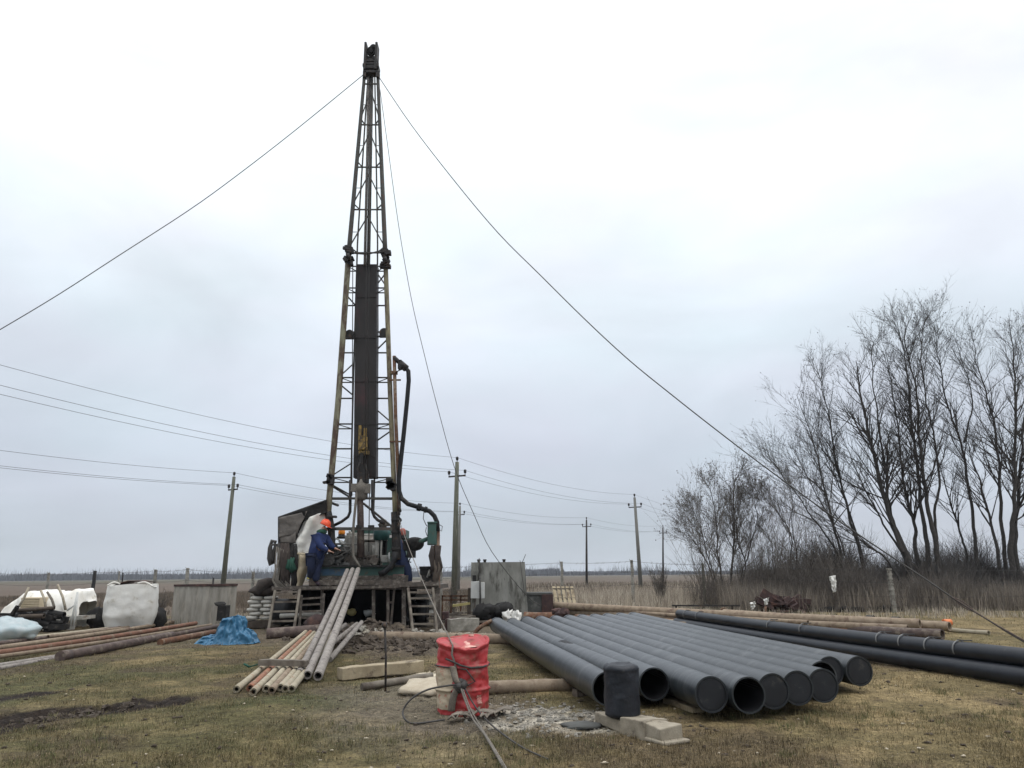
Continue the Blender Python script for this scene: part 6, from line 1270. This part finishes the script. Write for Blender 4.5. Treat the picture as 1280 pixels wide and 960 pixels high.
grow_tree([([(1253, 730), (1246, 685), (1236, 650), (1221, 600), (1208, 560), (1200, 520)], TY_, .16), ([(1259, 730), (1253, 670), (1247, 600), (1242, 540), (1228, 490), (1215, 450), (1212, 415)], TY_+.5, .17)], 2.4, .32, .95, 7, 'twin stemmed bare tree leaning away from the last thick trunk')
grow_tree([([(1264, 735), (1263, 690), (1265, 640), (1266, 585), (1265, 510), (1262, 447), (1252, 385)], TY_-.5, .26), ([(1272, 735), (1270, 680), (1275, 600), (1283, 520), (1290, 450), (1285, 400)], TY_, .20), ([(1290, 735), (1298, 660), (1310, 580), (1315, 500)], TY_, .22)], 2.6, .28, 1.0, 8, 'thick trunked bare tree at the outer right of the group')
grow_tree([([(905, 742), (899, 705), (896, 663), (890, 622), (884, 604)], 36.5, .08), ([(910, 742), (916, 684), (917, 653), (915, 605), (921, 597)], 36.5, .10), ([(915, 742), (932, 709), (921, 670), (925, 630), (928, 606)], 36.2, .07), ([(900, 742), (882, 700), (866, 675), (850, 655)], 36.5, .06), ([(902, 742), (886, 690), (873, 650), (866, 626)], 36.8, .06), ([(914, 742), (935, 690), (943, 650), (942, 625)], 37, .06)], 1.7, .2, 1.35, 9, 'small bushy bare tree standing apart at the left of the group', spread=.9, buds=.6, rt=.9, mtwig='twig_brown')
grow_tree([([(990, 742), (988, 700), (986, 663), (972, 640), (957, 625), (942, 605)], 36, .06), ([(998, 745), (996, 700), (992, 663), (990, 620), (985, 600)], 35.5, .05), ([(975, 742), (965, 700), (955, 660)], 37, .045)], 1.7, .25, 1.1, 10, 'thin bare sapling between the small tree and the big ones', mtwig='twig_brown')
# ------------------------------------------------ brush: many upright twigs
def brush(name, label, xr, yr, n, h, m_, seed, k='stuff', lean=.3, forks=3, rr=.007):
    rnd = random.Random(seed); mb = MB()
    for i in range(n):
        p = Vector((rnd.uniform(*xr), rnd.uniform(*yr), 0)); hh = rnd.uniform(*h)*max(.3, min(1.7, .75+1.3*vfbm((p.x, p.y, 0), .3, 3, seed)+.5*vfbm((p.x, p.y, 0), 1.1, 2, seed))); d = Vector((rnd.gauss(0, lean), rnd.gauss(0, lean), 1)).normalized()
        a = p+d*hh*.55; d2 = (d+Vector((rnd.gauss(0, .25), rnd.gauss(0, .2), 0))).normalized(); b_ = a+d2*hh*.45
        mb.tube([p, a, b_], [rr*1.5, rr, rr*.5], 3, False)
        for j in range(forks):
            q = p.lerp(a, rnd.uniform(.35, 1)) if rnd.random() < .6 else a.lerp(b_, rnd.random()); e = (d+Vector((rnd.gauss(0, .6), rnd.gauss(0, .5), rnd.gauss(.1, .3)))).normalized(); mb.tube([q, q+e*hh*rnd.uniform(.15, .4)], [rr*.8, rr*.4], 3, False)
    o = mb.build(name, M[m_], base=(sum(xr)/2, sum(yr)/2, 0)); o['label'] = label
    if k: kind(o, k)
    return o
brush('undergrowth', 'tangled grey brown brush below the small bare trees', (9.5, 15.5), (33, 38), 5200, (.6, 1.7), 'twig_brown', 1)
brush('undergrowth', 'sparse tall whips rising out of the brush below the small trees', (8.5, 17), (34, 39), 900, (1.6, 4.6), 'twig_brown', 11, forks=7, lean=.2)
brush('undergrowth', 'dense dark thicket below the tall bare trees', (14.5, 27), (34, 40), 9500, (.7, 1.75), 'brush_grey', 2, forks=4)
brush('undergrowth', 'thicket of dry stalks in front of the tall bare trees', (13, 26), (32.5, 34.5), 4200, (.4, 1.4), 'twig_brown', 3)
brush('undergrowth', 'dark brush behind the big bare trees', (14, 34), (39, 46), 6500, (.8, 2.0), 'brush_grey', 4, forks=4, rr=.01)
def shrub(px, Y, n, h, w, m_, label, seed):
    rnd = random.Random(seed); mb = MB(); c = Vector((P(px, 745, Y).x, Y, 0))
    for i in range(n):
        a = rnd.uniform(0, 6.28); d = Vector((math.cos(a)*rnd.uniform(0, w), math.sin(a)*rnd.uniform(0, w), 1)).normalized(); hh = h*rnd.uniform(.5, 1.05); q = c+d*hh*.6; e = q+(d+Vector((rnd.gauss(0, .25), rnd.gauss(0, .25), .1))).normalized()*hh*.4
        mb.tube([c+Vector((rnd.gauss(0, .08), rnd.gauss(0, .08), 0)), q, e], [.013, .009, .004], 3, False)
        for j in range(6):
            s_ = c.lerp(q, rnd.uniform(.4, 1)) if j < 3 else q.lerp(e, rnd.random()); f_ = (d+Vector((rnd.gauss(0, .6), rnd.gauss(0, .6), rnd.gauss(.2, .3)))).normalized(); mb.tube([s_, s_+f_*hh*rnd.uniform(.12, .35)], [.007, .003], 3, False)
    tag(mb.build('bare_shrub', M[m_], base=c), label, 'shrub', 'bare shrubs along the fence')
shrub(826, 37, 60, 1.9, .35, 'twig_brown', 'rust brown bare shrub in front of the farthest power pole', 1)
shrub(1050, 37, 260, 3.6, .8, 'twig', 'dense dark bare shrub behind the torn plastic bag', 2)
shrub(1015, 37, 200, 3.2, .75, 'twig', 'dark bare shrub right of the thin sapling', 3)
shrub(200, 33, 60, 1.1, .7, 'twig_brown', 'low bare shrub right of the big white bag', 4)
shrub(105, 34, 40, 1.0, .7, 'twig_brown', 'low bare shrub beside the thick black fence post', 5)
shrub(565, 31, 20, 1.4, .4, 'twig_brown', 'small withered shrub between the concrete post and the tank', 6)
shrub(960, 36, 110, 2.2, .6, 'twig_brown', 'brown bare shrub behind the scrap metal', 7)
shrub(1225, 38, 240, 3.4, .9, 'twig', 'dark bare shrub between the twin stems and the slender tree', 8)
shrub(1043, 31.75, 16, 1.75, .3, 'twig_brown', 'few thin bare stems holding the torn white plastic bag', 9)
for o in list(SC.objects):
    if '_w' in o: del o['_w']
